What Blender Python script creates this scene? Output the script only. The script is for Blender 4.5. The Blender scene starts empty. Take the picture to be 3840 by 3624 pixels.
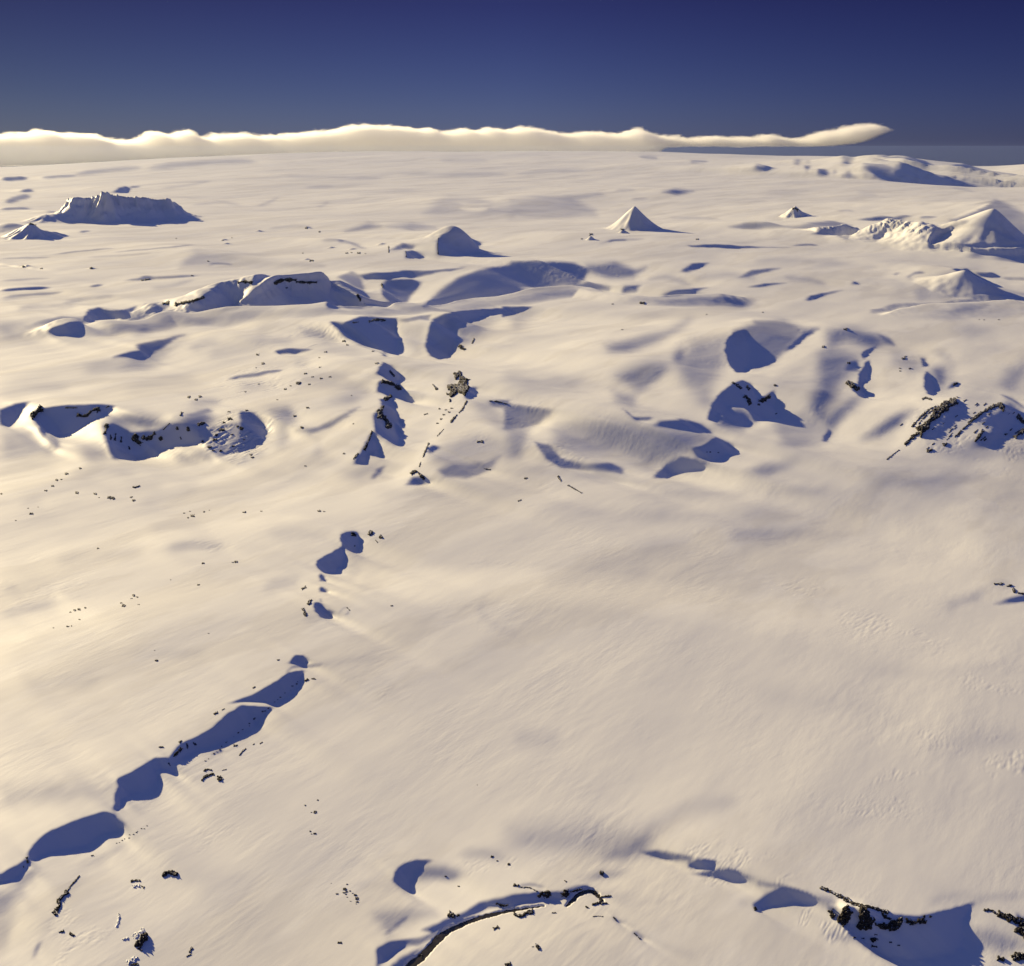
import bpy, math, random
import numpy as np

# ------------------------------------------------------------------ camera
W_PX, H_PX = 3840.0, 3624.0
F_PX = 3477.0                       # focal length in photograph pixels
CAM_H = 1200.0                      # metres above the plain
HORIZON_Y = 550.0                   # eye-level line in the photograph
PITCH = math.atan((H_PX / 2 - HORIZON_Y) / F_PX)
RES = 1.0                           # terrain resolution factor
scene = bpy.context.scene
cam_data = bpy.data.cameras.new("camera")
cam_data.sensor_fit = 'HORIZONTAL'
cam_data.sensor_width = 36.0
cam_data.lens = 36.0 * F_PX / W_PX
cam_data.clip_start = 5.0
cam_data.clip_end = 400000.0
cam = bpy.data.objects.new("camera", cam_data)
scene.collection.objects.link(cam)
cam.location = (0, 0, CAM_H)
cam.rotation_euler = (math.pi / 2 - PITCH, 0, 0)
scene.camera = cam

# ------------------------------------------------------------------ light
SUN_AZ = math.radians(-49.0)        # bearing of the sun from +Y, negative = left
SUN_EL = math.radians(18.0)
world = bpy.data.worlds.new("World")
scene.world = world
world.use_nodes = True
wn, wl = world.node_tree.nodes, world.node_tree.links
wn.clear()
sky = wn.new('ShaderNodeTexSky')
sky.sky_type = 'NISHITA'
sky.sun_disc = False
sky.sun_elevation = SUN_EL
sky.sun_rotation = SUN_AZ
sky.altitude = 2500
sky.air_density = 1.0
sky.dust_density = 0.3
sky.ozone_density = 4.0
geo = wn.new('ShaderNodeTexCoord')
sep = wn.new('ShaderNodeSeparateXYZ')
wl.new(geo.outputs['Generated'], sep.inputs[0])


def sky_ramp(src, stops, lo, hi):
    mr = wn.new('ShaderNodeMapRange'); mr.inputs[1].default_value = lo; mr.inputs[2].default_value = hi
    wl.new(src, mr.inputs[0])
    r = wn.new('ShaderNodeValToRGB')
    while len(r.color_ramp.elements) < len(stops): r.color_ramp.elements.new(.5)
    for e, (p, c) in zip(r.color_ramp.elements, stops):
        e.position = p; e.color = (*c, 1)
    wl.new(mr.outputs[0], r.inputs[0])
    return r.outputs[0]


def mul(a, b):
    m = wn.new('ShaderNodeMix'); m.data_type = 'RGBA'; m.blend_type = 'MULTIPLY'; m.inputs[0].default_value = 1.0
    wl.new(a, m.inputs[6]); wl.new(b, m.inputs[7])
    return m.outputs[2]


# clear cold air: the sky darkens fast above the horizon
e_ = sky_ramp(sep.outputs[2], [(0.0, (.172, .172, .315)), (.012, (.156, .152, .285)), (.068, (.155, .142, .265)), (.26, (.115, .078, .18)), (.6, (.78, .60, .86)), (1.0, (1.16, .86, 1.2))], 0.0, 0.5)
a_ = sky_ramp(sep.outputs[0], [(0.0, (.75, .75, .62)), (.5, (1, 1, 1)), (1.0, (.70, .70, .86))], -0.5, 0.5)
bg = wn.new('ShaderNodeBackground')
bg.inputs[1].default_value = 0.055
wo = wn.new('ShaderNodeOutputWorld')
wl.new(mul(mul(sky.outputs[0], e_), a_), bg.inputs[0])
wl.new(bg.outputs[0], wo.inputs[0])

sun_d = bpy.data.lights.new("sun", 'SUN')
sun_d.energy = 4.05
sun_d.angle = math.radians(0.6)
sun_d.color = (1.0, 0.81, 0.46)
sun = bpy.data.objects.new("sun", sun_d)
scene.collection.objects.link(sun)
sun.rotation_euler = (math.pi / 2 - SUN_EL, 0, math.pi - SUN_AZ)

scene.view_settings.view_transform = 'Standard'
scene.view_settings.look = 'None'
scene.view_settings.gamma = 1.0
scene.view_settings.exposure = 1.02
scene.cycles.max_bounces = 14
scene.cycles.diffuse_bounces = 2
scene.cycles.glossy_bounces = 2
scene.cycles.volume_bounces = 12
scene.cycles.volume_max_steps = 256
scene.cycles.use_denoising = True

# ------------------------------------------------------------------ noise
rng = np.random.RandomState(7)
_perm = rng.permutation(4096).astype(np.int32)
_ang = rng.rand(4096).astype(np.float32) * 2 * np.pi
_gx, _gy = np.cos(_ang), np.sin(_ang)


def perlin(x, y, seed=0):
    xi = np.floor(x).astype(np.int32); yi = np.floor(y).astype(np.int32)
    fx = (x - xi).astype(np.float32); fy = (y - yi).astype(np.float32)
    u = fx * fx * fx * (fx * (fx * 6 - 15) + 10)
    v = fy * fy * fy * (fy * (fy * 6 - 15) + 10)

    def g(ix, iy, dx, dy):
        h = _perm[(_perm[(ix + seed * 131) & 4095] + iy) & 4095]
        return _gx[h] * dx + _gy[h] * dy
    a = g(xi, yi, fx, fy); b = g(xi + 1, yi, fx - 1, fy)
    c = g(xi, yi + 1, fx, fy - 1); d = g(xi + 1, yi + 1, fx - 1, fy - 1)
    return ((a + (b - a) * u) * (1 - v) + (c + (d - c) * u) * v) * 1.5


def fbm(x, y, octaves=4, seed=0, gain=0.5):
    s = 0; a = 1.0
    for o in range(octaves):
        s = s + a * perlin(x, y, seed + o)
        x = x * 2.03 + 17.1; y = y * 2.03 + 5.3; a *= gain
    return s


def smooth(t):
    t = np.clip(t, 0, 1)
    return t * t * (3 - 2 * t)


# ------------------------------------------------------------------ polar terrain grid
def spaced(a, b, n):
    return np.linspace(a, b, n)


nb = int(1180 * RES)
B = np.concatenate([np.radians(spaced(-88, -40, 60)[:-1]), np.radians(spaced(-40, 38, nb)), np.radians(spaced(38, 80, 50)[1:])])
nr1, nr2 = int(2050 * RES), int(300 * RES)
R = np.concatenate([np.geomspace(250, 900, int(90 * RES))[:-1], np.geomspace(900, 26000, nr1)[:-1], np.geomspace(26000, 68000, nr2)])
RR = R[:, None].astype(np.float64)
X = (RR * np.sin(B)[None, :]); Y = (RR * np.cos(B)[None, :])
Z = np.zeros_like(X)
NRr, NBb = Z.shape
LOGR = np.log(R)


def px_dir(sx, sy):
    dx = sx - W_PX / 2; dv = sy - H_PX / 2
    fy = F_PX * math.cos(PITCH) - dv * math.sin(PITCH)
    fz = -F_PX * math.sin(PITCH) - dv * math.cos(PITCH)
    return math.atan2(dx, fy), -fz / math.hypot(dx, fy)


def cast(sx, sy, h=0.0):
    """photo pixel -> (x, y, z, metres per pixel) on the present terrain raised by h pixels"""
    b, td = px_dir(sx, sy)
    j = np.interp(b, B, np.arange(len(B))); j0 = int(j); t = j - j0; j1 = min(j0 + 1, len(B) - 1)
    col = Z[:, j0] * (1 - t) + Z[:, j1] * t + h * R / F_PX
    over = col - (CAM_H - R * td)
    idx = np.nonzero(over > 0)[0]
    if len(idx) == 0:
        i = int(np.argmin(np.abs(R - 55000)))
        r = R[i]
    else:
        i = idx[0]
        if i == 0: r = R[0]
        else:
            q = over[i - 1] / (over[i - 1] - over[i]); r = R[i - 1] + q * (R[i] - R[i - 1])
    z = np.interp(r, R, col)
    return r * math.sin(b), r * math.cos(b), z, math.hypot(r, CAM_H - z) / F_PX


def zat(x, y):
    """terrain height at world positions (arrays)"""
    r = np.hypot(x, y); b = np.arctan2(x, y)
    i = np.interp(np.log(r), LOGR, np.arange(len(R))); j = np.interp(b, B, np.arange(len(B)))
    i0 = np.clip(i.astype(int), 0, len(R) - 2); j0 = np.clip(j.astype(int), 0, len(B) - 2)
    t = i - i0; s = j - j0
    return (Z[i0, j0] * (1 - t) * (1 - s) + Z[i0 + 1, j0] * t * (1 - s) + Z[i0, j0 + 1] * (1 - t) * s + Z[i0 + 1, j0 + 1] * t * s)


def catmull(P, n=5):
    P = np.asarray(P, float)
    if len(P) < 3: return P
    Q = np.vstack([2 * P[0] - P[1], P, 2 * P[-1] - P[-2]])
    out = []
    for k in range(1, len(Q) - 2):
        for q in np.linspace(0, 1, n, endpoint=False):
            a, b, c, d = Q[k - 1], Q[k], Q[k + 1], Q[k + 2]
            out.append(0.5 * ((2 * b) + (-a + c) * q + (2 * a - 5 * b + 4 * c - d) * q * q + (-a + 3 * b - 3 * c + d) * q ** 3))
    out.append(Q[-2])
    return np.array(out)


def lut(section):
    xs = np.array([p[0] for p in section], float); ys = np.array([p[1] for p in section], float)
    d = np.diff(ys) / np.diff(xs)
    m = np.zeros(len(xs))
    for k in range(1, len(xs) - 1):
        if d[k - 1] * d[k] > 0:
            m[k] = 2 * d[k - 1] * d[k] / (d[k - 1] + d[k])
    X_ = np.linspace(xs[0], xs[-1], 800)
    k = np.clip(np.searchsorted(xs, X_, side='right') - 1, 0, len(xs) - 2)
    h = xs[k + 1] - xs[k]; t = (X_ - xs[k]) / h
    Y_ = (ys[k] * (2 * t ** 3 - 3 * t ** 2 + 1) + m[k] * h * (t ** 3 - 2 * t ** 2 + t) + ys[k + 1] * (-2 * t ** 3 + 3 * t ** 2) + m[k + 1] * h * (t ** 3 - t ** 2))
    return X_, Y_


def window(P, pad):
    """grid window (slices) round world points P with padding in metres"""
    r = np.hypot(P[:, 0], P[:, 1]); b = np.arctan2(P[:, 0], P[:, 1])
    r0, r1 = max(r.min() - pad, R[0]), r.max() + pad
    db = pad / max(r0, r.min() * 0.4)
    i0, i1 = np.searchsorted(R, r0), np.searchsorted(R, r1)
    j0, j1 = np.searchsorted(B, b.min() - db), np.searchsorted(B, b.max() + db)
    return slice(max(i0 - 1, 0), min(i1 + 1, len(R))), slice(max(j0 - 1, 0), min(j1 + 1, len(B)))


_fc = [0]
GRP = [None]


def group_begin():
    GRP[0] = np.zeros_like(Z)


def group_end():
    global Z
    Z += GRP[0]; GRP[0] = None


def lay(wi, wj, v):
    """add a form to the ground; inside a group overlapping forms of one sign merge instead of adding up"""
    if GRP[0] is None:
        Z[wi, wj] += v
        return
    a = GRP[0][wi, wj]
    same = (a * v) > 0
    GRP[0][wi, wj] = np.where(same, np.sign(v) * (a ** 4 + v ** 4) ** .25, a + v)




def stroke(pts, section, h=0.0, taper=(0.3, 0.3), warp=0.0, wl=60.0, rib=0.0, ribw=20.0, k=1.0, sm=True, ribx=0.45):
    """a land form swept along a line drawn over the photograph.
    pts: photo pixels (x, y[, height above present ground[, strength]]); section: (offset, height) in local
    pixels, + = right-hand side of travel; h: height of the marked line above the present ground;
    warp: edge wobble in px of wavelength wl; rib: spurs and gullies across the steep side"""
    _fc[0] += 1
    mh = max([q[2] for q in pts if len(q) > 2] or [1]) or 1
    C = []
    for p in pts:
        hh = p[2] if len(p) > 2 else h
        C.append(cast(p[0], p[1], hh) + ((p[3] if len(p) > 3 else (hh / mh if len(p) > 2 else 1.0)),))
    C = np.array(C)
    if sm: C = catmull(C, 4)
    P = C[:, :2]; S = C[:, 3]; HK = C[:, 4]
    lo, hi = section[0][0], section[-1][0]
    pad = (max(-lo, hi) + warp * 1.5) * S.max()
    wi, wj = window(P, pad)
    x = X[wi, wj].astype(np.float32); y = Y[wi, wj].astype(np.float32)
    L = np.concatenate([[0], np.cumsum(np.hypot(*np.diff(P, axis=0).T))]); T = L[-1]
    best = np.full(x.shape, 1e18, np.float32); seg = []
    for q in range(len(P) - 1):
        a, b = P[q], P[q + 1]; e = b - a; ee = e @ e + 1e-9
        rx, ry = x - np.float32(a[0]), y - np.float32(a[1])
        t = np.clip((rx * np.float32(e[0]) + ry * np.float32(e[1])) / np.float32(ee), 0, 1)
        dd = np.hypot(rx - t * np.float32(e[0]), ry - t * np.float32(e[1]))
        sg = np.sign(np.float32(e[1]) * rx - np.float32(e[0]) * ry)
        seg.append((t, dd, sg))
        best = np.minimum(best, dd)
    sg_ = (0.16 * best + 1.5 * float(S.mean())).astype(np.float32)
    W = np.zeros_like(best); par = np.zeros_like(best); sc = np.zeros_like(best); hk = np.zeros_like(best); sd = np.zeros_like(best); ds = np.zeros_like(best)
    for q, (t, dd, sg) in enumerate(seg):
        ln = L[q + 1] - L[q] + 1e-3
        w = np.exp(-(dd - best) / sg_) * np.float32(ln)
        W += w; par += w * (L[q] + t * ln); sc += w * (S[q] * (1 - t) + S[q + 1] * t)
        hk += w * (HK[q] * (1 - t) + HK[q + 1] * t); sd += w * sg; ds += w * dd
    par /= W; sc /= W; hk /= W; sd /= W
    tp = np.ones_like(par)
    for a, b, (t, dd, sg), q in ((P[1], P[0], seg[0], 0), (P[-2], P[-1], seg[-1], len(seg) - 1)):
        e = (b - a) / (np.hypot(*(b - a)) + 1e-6)
        over = np.maximum((x - b[0]) * e[0] + (y - b[1]) * e[1], 0)
        w = np.exp(-(dd - best) / sg_)
        lim = 0.5 * min(hi - lo, 0.6 * T / S.mean()) * S.mean()
        tp = tp * (1 - smooth(over * w / (lim + 1e-3)))
    u = np.clip((par / T - .03) / .94, 0, 1)
    if taper[0] > 0: tp = tp * smooth(u / taper[0])
    if taper[1] > 0: tp = tp * smooth((1 - u) / taper[1])
    d = best * np.clip(sd * 3, -1, 1) / sc / (0.45 + 0.55 * tp)
    s0 = float(np.mean(S))
    if warp:
        d = d + warp * fbm(x / (wl * s0), y / (wl * s0), 4, seed=_fc[0] * 7 % 900, gain=0.55)
    xs, ys = lut(section)
    hgt = np.interp(d, xs, ys, left=0, right=0)
    if rib:
        rp = perlin(par / (ribw * sc) + 0.3 * fbm(x / (2 * ribw * s0), y / (2 * ribw * s0), 2, 5), d / 400.0, seed=_fc[0] + 40)
        gate = smooth(d / 8.0) * smooth((hi * ribx - d) / (0.5 * hi * ribx))
        hgt = hgt + rib * (np.abs(rp) * 2 - 0.5) * gate
    lay(wi, wj, hgt * tp * sc * k * hk)


def mound(p, rx, ry, hgt, rot=0.0, power='g', warp=0.12, wl=None, h=None, rib=0.0):
    """hill: apex marked at photo pixel p when h is None"""
    _fc[0] += 1
    cx, cy, cz, s = cast(p[0], p[1], hgt if h is None else h)
    pad = max(rx, ry) * 3.2 * s
    wl = wl or max(rx, ry)
    wi, wj = window(np.array([[cx, cy]]), pad)
    x = X[wi, wj] - cx; y = Y[wi, wj] - cy
    c, sn = math.cos(rot), math.sin(rot)
    u = (x * c + y * sn) / (rx * s); v = (-x * sn + y * c) / (ry * s)
    r = np.hypot(u, v)
    if warp:
        r = r * (1 + warp * fbm(X[wi, wj] / (wl * s), Y[wi, wj] / (wl * s), 3, seed=_fc[0] * 5 % 800))
    if rib:
        an = np.arctan2(v, u)
        r = r * (1 + rib * perlin(an * 4 + 50, r * 0.7 + 9, seed=_fc[0]) * smooth(r * 2))
    if power == 'g': f = np.exp(-r * r)
    elif power == 'cone': f = 0.86 * np.maximum(0, 1 - np.sqrt(r * r + .004) / 1.55) ** 1.35 + 0.14 * np.exp(-0.7 * r * r)
    elif power == 'lin': f = np.maximum(0, 1 - r) ** 1.15
    elif power == 'flat': f = 1 - smooth((r - 0.2) / 0.95)
    lay(wi, wj, f * hgt * s)


# base relief ---------------------------------------------------------------
cell = np.maximum(RR * (B[200] - B[199]), np.gradient(R)[:, None])
SW = math.radians(40)                # the wind runs this far from +Y (towards the right)
wx = X * math.cos(SW) - Y * math.sin(SW)      # across the wind
wy = X * math.sin(SW) + Y * math.cos(SW)      # along the wind


def octave(lam, amp, seed, ax=1.0, mask=1.0):
    fade = smooth((lam / cell - 3.0) / 5.0)
    if np.isscalar(mask): pass
    return perlin(wx / lam, wy / (lam * ax), seed) * amp * lam * fade * mask


plain = smooth((RR - 9000) / 9000.0)
near = 1 - plain
for lam, amp, ax, sd in [(9000, .006, 1.3, 1), (4200, .009, 1.5, 2), (1900, .012, 1.6, 3), (850, .013, 1.8, 4), (380, .010, 2.0, 5), (170, .007, 2.2, 6), (75, .0045, 2.4, 7), (33, .004, 2.6, 8), (15, .004, 2.6, 9)]:
    Z += octave(lam, amp * (1 + .5 * smooth((RR - 2800) / 800) * smooth((9000 - RR) / 2000)), sd, ax, near + plain * 0.9)

# added tilt: the whole field leans away to the right to darken that side
gb = np.clip(B + 0.15, 0, 0.9)[None, :]
Z -= 0.09 * RR * gb ** 2 / (2 * 0.65) * (1 - smooth((RR - 5000) / 14000))

# the ice cap on the skyline
tab = [(-3000, 700), (-400, 655), (0, 640), (300, 616), (600, 597), (1000, 575), (1500, 568), (2000, 568), (2475, 572), (2900, 584), (3140, 590), (3340, 596), (3490, 609), (3600, 626), (3670, 631), (3750, 627), (3840, 616), (4300, 600), (7000, 640)]
bb = np.array([math.atan2(q[0] - W_PX / 2, F_PX / math.cos(PITCH) * 1.0) for q in tab])
bb = np.array([px_dir(q[0], q[1])[0] for q in tab])
CR = 58000.0
zc = np.array([CAM_H - CR * px_dir(q[0], q[1])[1] for q in tab])
zc = np.interp(B, bb, zc)
ker = np.exp(-np.linspace(-2, 2, 41) ** 2); ker /= ker.sum()
zc = np.convolve(np.pad(zc, 20, mode='edge'), ker, mode='valid')
ramp = smooth((RR - 20000) / (CR - 20000 + 9000)) / smooth(np.array(1 - 9000 / (CR - 11000)))
prof = np.where(RR < CR, ramp, 1 - (RR - CR) / 30000.0)
Z += zc[None, :] * np.maximum(prof, -2.0)


# ------------------------------------------------------------------ land forms, far to near
def scarp(up, face, ht, toe=None, back=0.35):
    """cross-section: long rise, sharp lip, steep face to the right of travel"""
    toe = toe or face * 0.5
    return [(-up, 0), (-up * 0.4, ht * back), (0, ht), (face, ht * 0.06), (face + toe, 0)]


def gully(wall, depth, floor, out, lip=2.0):
    return [(-60, 0), (-10, lip), (0, lip * 0.4), (wall, -depth * 0.75), (wall * 2.2, -depth), (floor, -depth * 0.95), (out, -depth * 0.12), (out * 1.3, 0)]



TONES = [
    # left: view A
    ('A', [(0, 20), (160, 40), (200, 60), (120, 85), (0, 85)], .09, 20), ('A', [(205, 45), (240, 30), (290, 14), (350, 8), (330, 30), (290, 55), (235, 66)], .42, 5),
    ('A', [(560, 150), (700, 110), (790, 78), (700, 150), (600, 200), (520, 205)], .13, 18), ('A', [(575, 108), (640, 92), (780, 65), (740, 85), (690, 120), (640, 150), (600, 165), (545, 160), (480, 158), (520, 142), (590, 128)], .42, 8),
    ('A', [(340, 215), (470, 190), (600, 195), (700, 170)], 26, .09, 22), ('A', [(800, 110), (870, 85), (940, 75), (900, 100), (820, 125)], .1, 8), ('A', [(900, 120), (1127, 60), (1127, 110), (900, 150)], .06, 20),
    ('A', [(560, 65), (600, 50), (640, 45)], 8, .2, 5), ('A', [(100, 100), (300, 85), (480, 95)], 16, .05, 16), ('A', [(0, 300), (150, 280), (300, 285)], 26, .04, 20), ('A', [(520, 300), (700, 260), (850, 250)], 26, .05, 22),
    ('A', [(0, 480), (140, 460), (200, 560), (0, 590)], .10, 25), ('A', [(60, 470), (90, 430), (120, 400)], 18, -.05, 10),
    ('A', [(0, 380), (60, 355), (125, 345), (100, 375), (85, 400), (40, 455), (0, 445)], .44, 4),
    ('A', [(130, 400), (160, 372), (300, 360), (430, 360), (490, 366), (460, 395), (380, 430), (300, 480), (240, 490), (200, 470), (185, 497), (160, 440)], .46, 4),
    ('A', [(195, 482), (222, 474), (240, 495), (236, 550), (190, 565), (225, 525)], .18, 6), ('A', [(238, 500), (242, 530), (232, 552)], 6, .4, 3),
    ('A', [(250, 530), (340, 490), (440, 440)], 40, -.04, 18), ('A', [(330, 545), (450, 530), (470, 590), (380, 600)], .1, 12),
    ('A', [(440, 445), (500, 400), (600, 400), (720, 430), (800, 400), (880, 385), (900, 440), (800, 480), (600, 470)], .2, 22),
    ('A', [(440, 450), (480, 440), (560, 480), (660, 470), (740, 440), (860, 450), (895, 470), (870, 510), (800, 530), (730, 540), (690, 550), (640, 580), (560, 592), (480, 590), (460, 555), (450, 510)], .46, 6),
    ('A', [(880, 450), (1000, 430), (1090, 450), (1100, 510), (1000, 550), (920, 575), (880, 550)], .26, 10), ('A', [(1080, 430), (1110, 440), (1125, 480), (1110, 520), (1040, 550), (1000, 562), (915, 582), (1040, 510)], .43, 6),
    ('A', [(740, 572), (900, 560), (900, 600), (760, 600)], .14, 12), ('A', [(790, 402), (880, 375), (900, 385), (820, 412)], .3, 5), ('A', [(800, 356), (880, 345), (940, 352)], 10, .22, 6), ('A', [(960, 250), (1040, 240), (1127, 232)], 12, .3, 4), ('A', [(1000, 285), (1127, 275)], 14, .12, 8),
    ('A', [(290, 655), (400, 635), (470, 640)], 12, .13, 8), ('A', [(520, 720), (620, 715), (700, 700)], 16, .07, 14), ('A', [(0, 620), (120, 612), (260, 615)], 12, .06, 10), ('A', [(900, 620), (1000, 600), (1127, 570)], 18, .08, 14),
    # gorge: view B
    ('B', [(240, 85), (330, 90), (420, 130), (380, 150), (280, 120)], .14, 12), ('B', [(145, 190), (200, 180), (310, 183), (230, 202), (165, 202)], .42, 2), ('B', [(0, 302), (90, 285), (190, 268)], 12, .34, 4), ('B', [(220, 245), (300, 240)], 10, .22, 5), ('B', [(0, 325), (60, 330), (150, 325)], 14, .1, 8), ('B', [(340, 195), (420, 188), (520, 192)], 9, .13, 6), ('B', [(230, 305), (330, 292), (480, 300)], 11, .14, 6), ('B', [(60, 240), (140, 238), (220, 246)], 9, .1, 6), ('B', [(430, 330), (520, 320), (580, 300)], 10, .12, 6), ('B', [(60, 95), (180, 90), (260, 110)], 14, .07, 12), ('B', [(120, 155), (160, 148), (230, 152)], 7, .15, 5),
    ('B', [(200, 350), (330, 330), (480, 340), (560, 370)], 22, .08, 16), ('B', [(120, 440), (210, 430), (230, 470), (150, 460)], .22, 15), ('B', [(0, 440), (60, 450), (110, 500), (105, 560), (60, 600), (0, 612)], .42, 5), ('B', [(150, 480), (240, 470), (200, 560), (175, 600)], .1, 14),
    ('B', [(240, 520), (330, 510), (400, 475), (480, 435), (505, 425), (450, 470), (380, 512), (300, 538)], .3, 10), ('B', [(380, 395), (450, 372), (545, 355), (480, 402)], .13, 15), ('B', [(200, 540), (250, 490), (320, 440)], 18, -.05, 12), ('B', [(320, 600), (420, 530), (540, 450)], 34, -.05, 20),
    ('B', [(330, 560), (345, 620), (270, 680), (325, 640)], .1, 10), ('B', [(420, 700), (560, 660), (640, 695), (500, 735)], .09, 20), ('B', [(220, 690), (330, 660), (420, 665)], 12, .08, 10),
    ('B', [(378, 62), (440, 66), (510, 46), (600, 50), (668, 52), (657, 100), (672, 165), (662, 190), (615, 212), (590, 190), (510, 160), (440, 115)], .47, 3),
    ('B', [(668, 60), (760, 42), (806, 38), (800, 60), (760, 55), (700, 70)], .3, 4), ('B', [(680, 85), (790, 65), (780, 140), (755, 200), (700, 160), (672, 110)], .08, 12),
    ('B', [(900, 90), (1000, 60), (1100, 50), (1020, 110), (930, 160)], .17, 18), ('B', [(812, 60), (870, 30), (1000, 15), (1140, 2), (1140, 28), (1040, 40), (960, 70), (920, 100), (905, 150), (900, 190), (880, 220), (840, 224), (800, 205), (783, 175), (792, 120)], .45, 4),
    ('B', [(592, 290), (575, 285), (605, 235), (640, 255), (685, 300), (660, 330), (620, 310)], .46, 3), ('B', [(590, 312), (660, 325), (680, 345), (706, 405), (660, 385), (620, 375), (585, 365), (582, 345)], .47, 3), ('B', [(592, 392), (640, 385), (686, 516), (640, 480), (600, 430)], .46, 3), ('B', [(565, 460), (600, 420), (640, 440), (676, 570), (655, 590), (600, 550), (570, 525)], .47, 3), ('B', [(552, 540), (565, 535), (575, 570), (595, 640), (545, 620), (536, 668), (478, 668), (520, 600)], .46, 3), ('B', [(555, 730), (580, 690), (620, 670), (602, 700), (570, 728)], .4, 5),
    ('B', [(715, 372), (770, 375), (750, 400), (700, 400)], .13, 12), ('B', [(870, 420), (850, 500), (790, 590), (700, 700), (640, 770)], 46, -.07, 30),
    ('B', [(950, 382), (980, 340), (1002, 345), (990, 380), (960, 395)], .42, 4), ('B', [(880, 350), (900, 290), (905, 300), (885, 370)], .2, 6), ('B', [(960, 390), (1060, 400), (1127, 470), (1127, 540), (1020, 460)], .1, 20), ('B', [(1050, 400), (1140, 395), (1140, 440), (1060, 422)], .3, 8), ('B', [(790, 600), (815, 583), (848, 600), (800, 625)], .43, 4), ('B', [(700, 757), (730, 720), (770, 720), (803, 745), (760, 757)], .42, 4),
    ('B', [(800, 640), (860, 590), (1000, 540), (1127, 560), (1127, 620), (1060, 640), (960, 680), (880, 700)], .10, 20), ('B', [(840, 690), (920, 660), (1040, 660), (1100, 630), (1060, 690), (960, 725), (860, 720)], .28, 14), ('B', [(940, 727), (1000, 710), (1060, 688)], 6, .3, 3), ('B', [(560, 800), (760, 790), (900, 800)], 20, .05, 16), ('B', [(0, 690), (200, 720), (400, 740)], 20, .05, 18),
    # open slopes: view C
    ('C', [(0, 40), (90, 15), (150, 20), (40, 90)], .12, 15), ('C', [(-20, 0), (112, 0), (70, 22), (-20, 48)], .44, 3), ('C', [(420, 165), (560, 135), (680, 110), (775, 55), (740, 95), (650, 150), (520, 192), (440, 190)], .2, 16), ('C', [(300, 240), (450, 215), (600, 185), (700, 140), (780, 90)], 14, -.08, 10),
    ('C', [(460, 290), (600, 230), (680, 230), (650, 280), (580, 330), (540, 350), (500, 330)], .14, 22), ('C', [(540, 352), (600, 310), (650, 270), (700, 255), (640, 312), (570, 352)], .2, 12), ('C', [(700, 210), (742, 168), (746, 220), (725, 250)], .2, 9), ('C', [(780, 140), (925, 130), (925, 240), (880, 330), (850, 420), (760, 350), (720, 260), (760, 200)], .12, 25),
    ('C', [(0, 275), (200, 280), (380, 330), (300, 352), (100, 342), (0, 320)], .07, 25), ('C', [(440, 352), (550, 388), (540, 422), (470, 402)], .15, 12), ('C', [(0, 520), (100, 510), (60, 640), (0, 640)], .13, 12), ('C', [(-10, 410), (60, 425), (180, 440), (190, 460), (130, 500), (60, 520), (-10, 520)], .33, 9), ('C', [(90, 550), (150, 510), (230, 480), (330, 480)], 14, -.08, 8),
    ('C', [(200, 500), (400, 490), (640, 512), (820, 532), (880, 560), (760, 620), (600, 690), (500, 640), (320, 620), (200, 590)], .12, 25), ('C', [(115, 570), (190, 590), (230, 640), (330, 668), (440, 662), (498, 690), (490, 710), (380, 692), (230, 684), (172, 652)], .28, 6), ('C', [(490, 430), (520, 450), (540, 468), (620, 470), (600, 482), (545, 482)], .3, 4), ('C', [(555, 492), (600, 488), (615, 498)], 10, -.08, 5),
    ('C', [(620, 505), (650, 485), (740, 480), (820, 500), (870, 540), (760, 522), (660, 512)], .34, 9), ('C', [(780, 600), (830, 590), (885, 555), (920, 575), (960, 600), (955, 618), (930, 625), (900, 650), (860, 654), (810, 640)], .45, 3), ('C', [(640, 700), (680, 670), (740, 640), (790, 648), (850, 665), (830, 690), (760, 700), (700, 715), (680, 725), (620, 728)], .42, 4),
    ('C', [(960, 100), (1050, 70), (1140, 70), (1140, 220), (1060, 250), (1020, 262)], .3, 18), ('C', [(1012, 97), (960, 110), (930, 140), (922, 190), (940, 245), (970, 280), (1005, 277), (1025, 240), (1032, 180), (1012, 140)], .46, 3), ('C', [(880, 475), (930, 430), (1000, 430), (1050, 480), (1000, 520), (900, 512)], .2, 12), ('C', [(900, 370), (960, 325), (1000, 312), (1030, 330), (1060, 390), (1140, 440), (1140, 470), (1090, 480), (1050, 480), (1020, 440), (990, 420), (930, 420), (925, 450), (890, 455), (880, 490), (850, 480), (865, 420)], .45, 4), ('C', [(1000, 537), (1060, 512), (1110, 485)], 18, -.08, 10),
    ('C', [(0, 690), (150, 690), (400, 702), (600, 742), (500, 747), (200, 707)], .07, 12), ('C', [(1010, 700), (1060, 682), (1127, 665), (1127, 700)], .12, 10), ('C', [(900, 790), (1000, 740), (1127, 720)], 20, -.03, 18), ('C', [(500, 800), (800, 790), (1000, 800)], 22, .05, 20),
    # folded hills: view D
    ('D', [(-12, 60), (110, 58), (200, 92), (260, 95), (180, 130), (120, 190), (60, 240), (-12, 262)], .3, 20), ('D', [(115, 190), (160, 145), (200, 110), (265, 98), (210, 130), (150, 180)], .42, 5), ('D', [(30, 350), (70, 280), (150, 230), (250, 170), (310, 140)], 24, -.07, 14), ('D', [(290, 100), (400, 95), (500, 120), (560, 160), (480, 180), (380, 150), (300, 180)], .17, 18), ('D', [(510, 118), (560, 133), (585, 170), (540, 160)], .26, 10),
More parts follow.
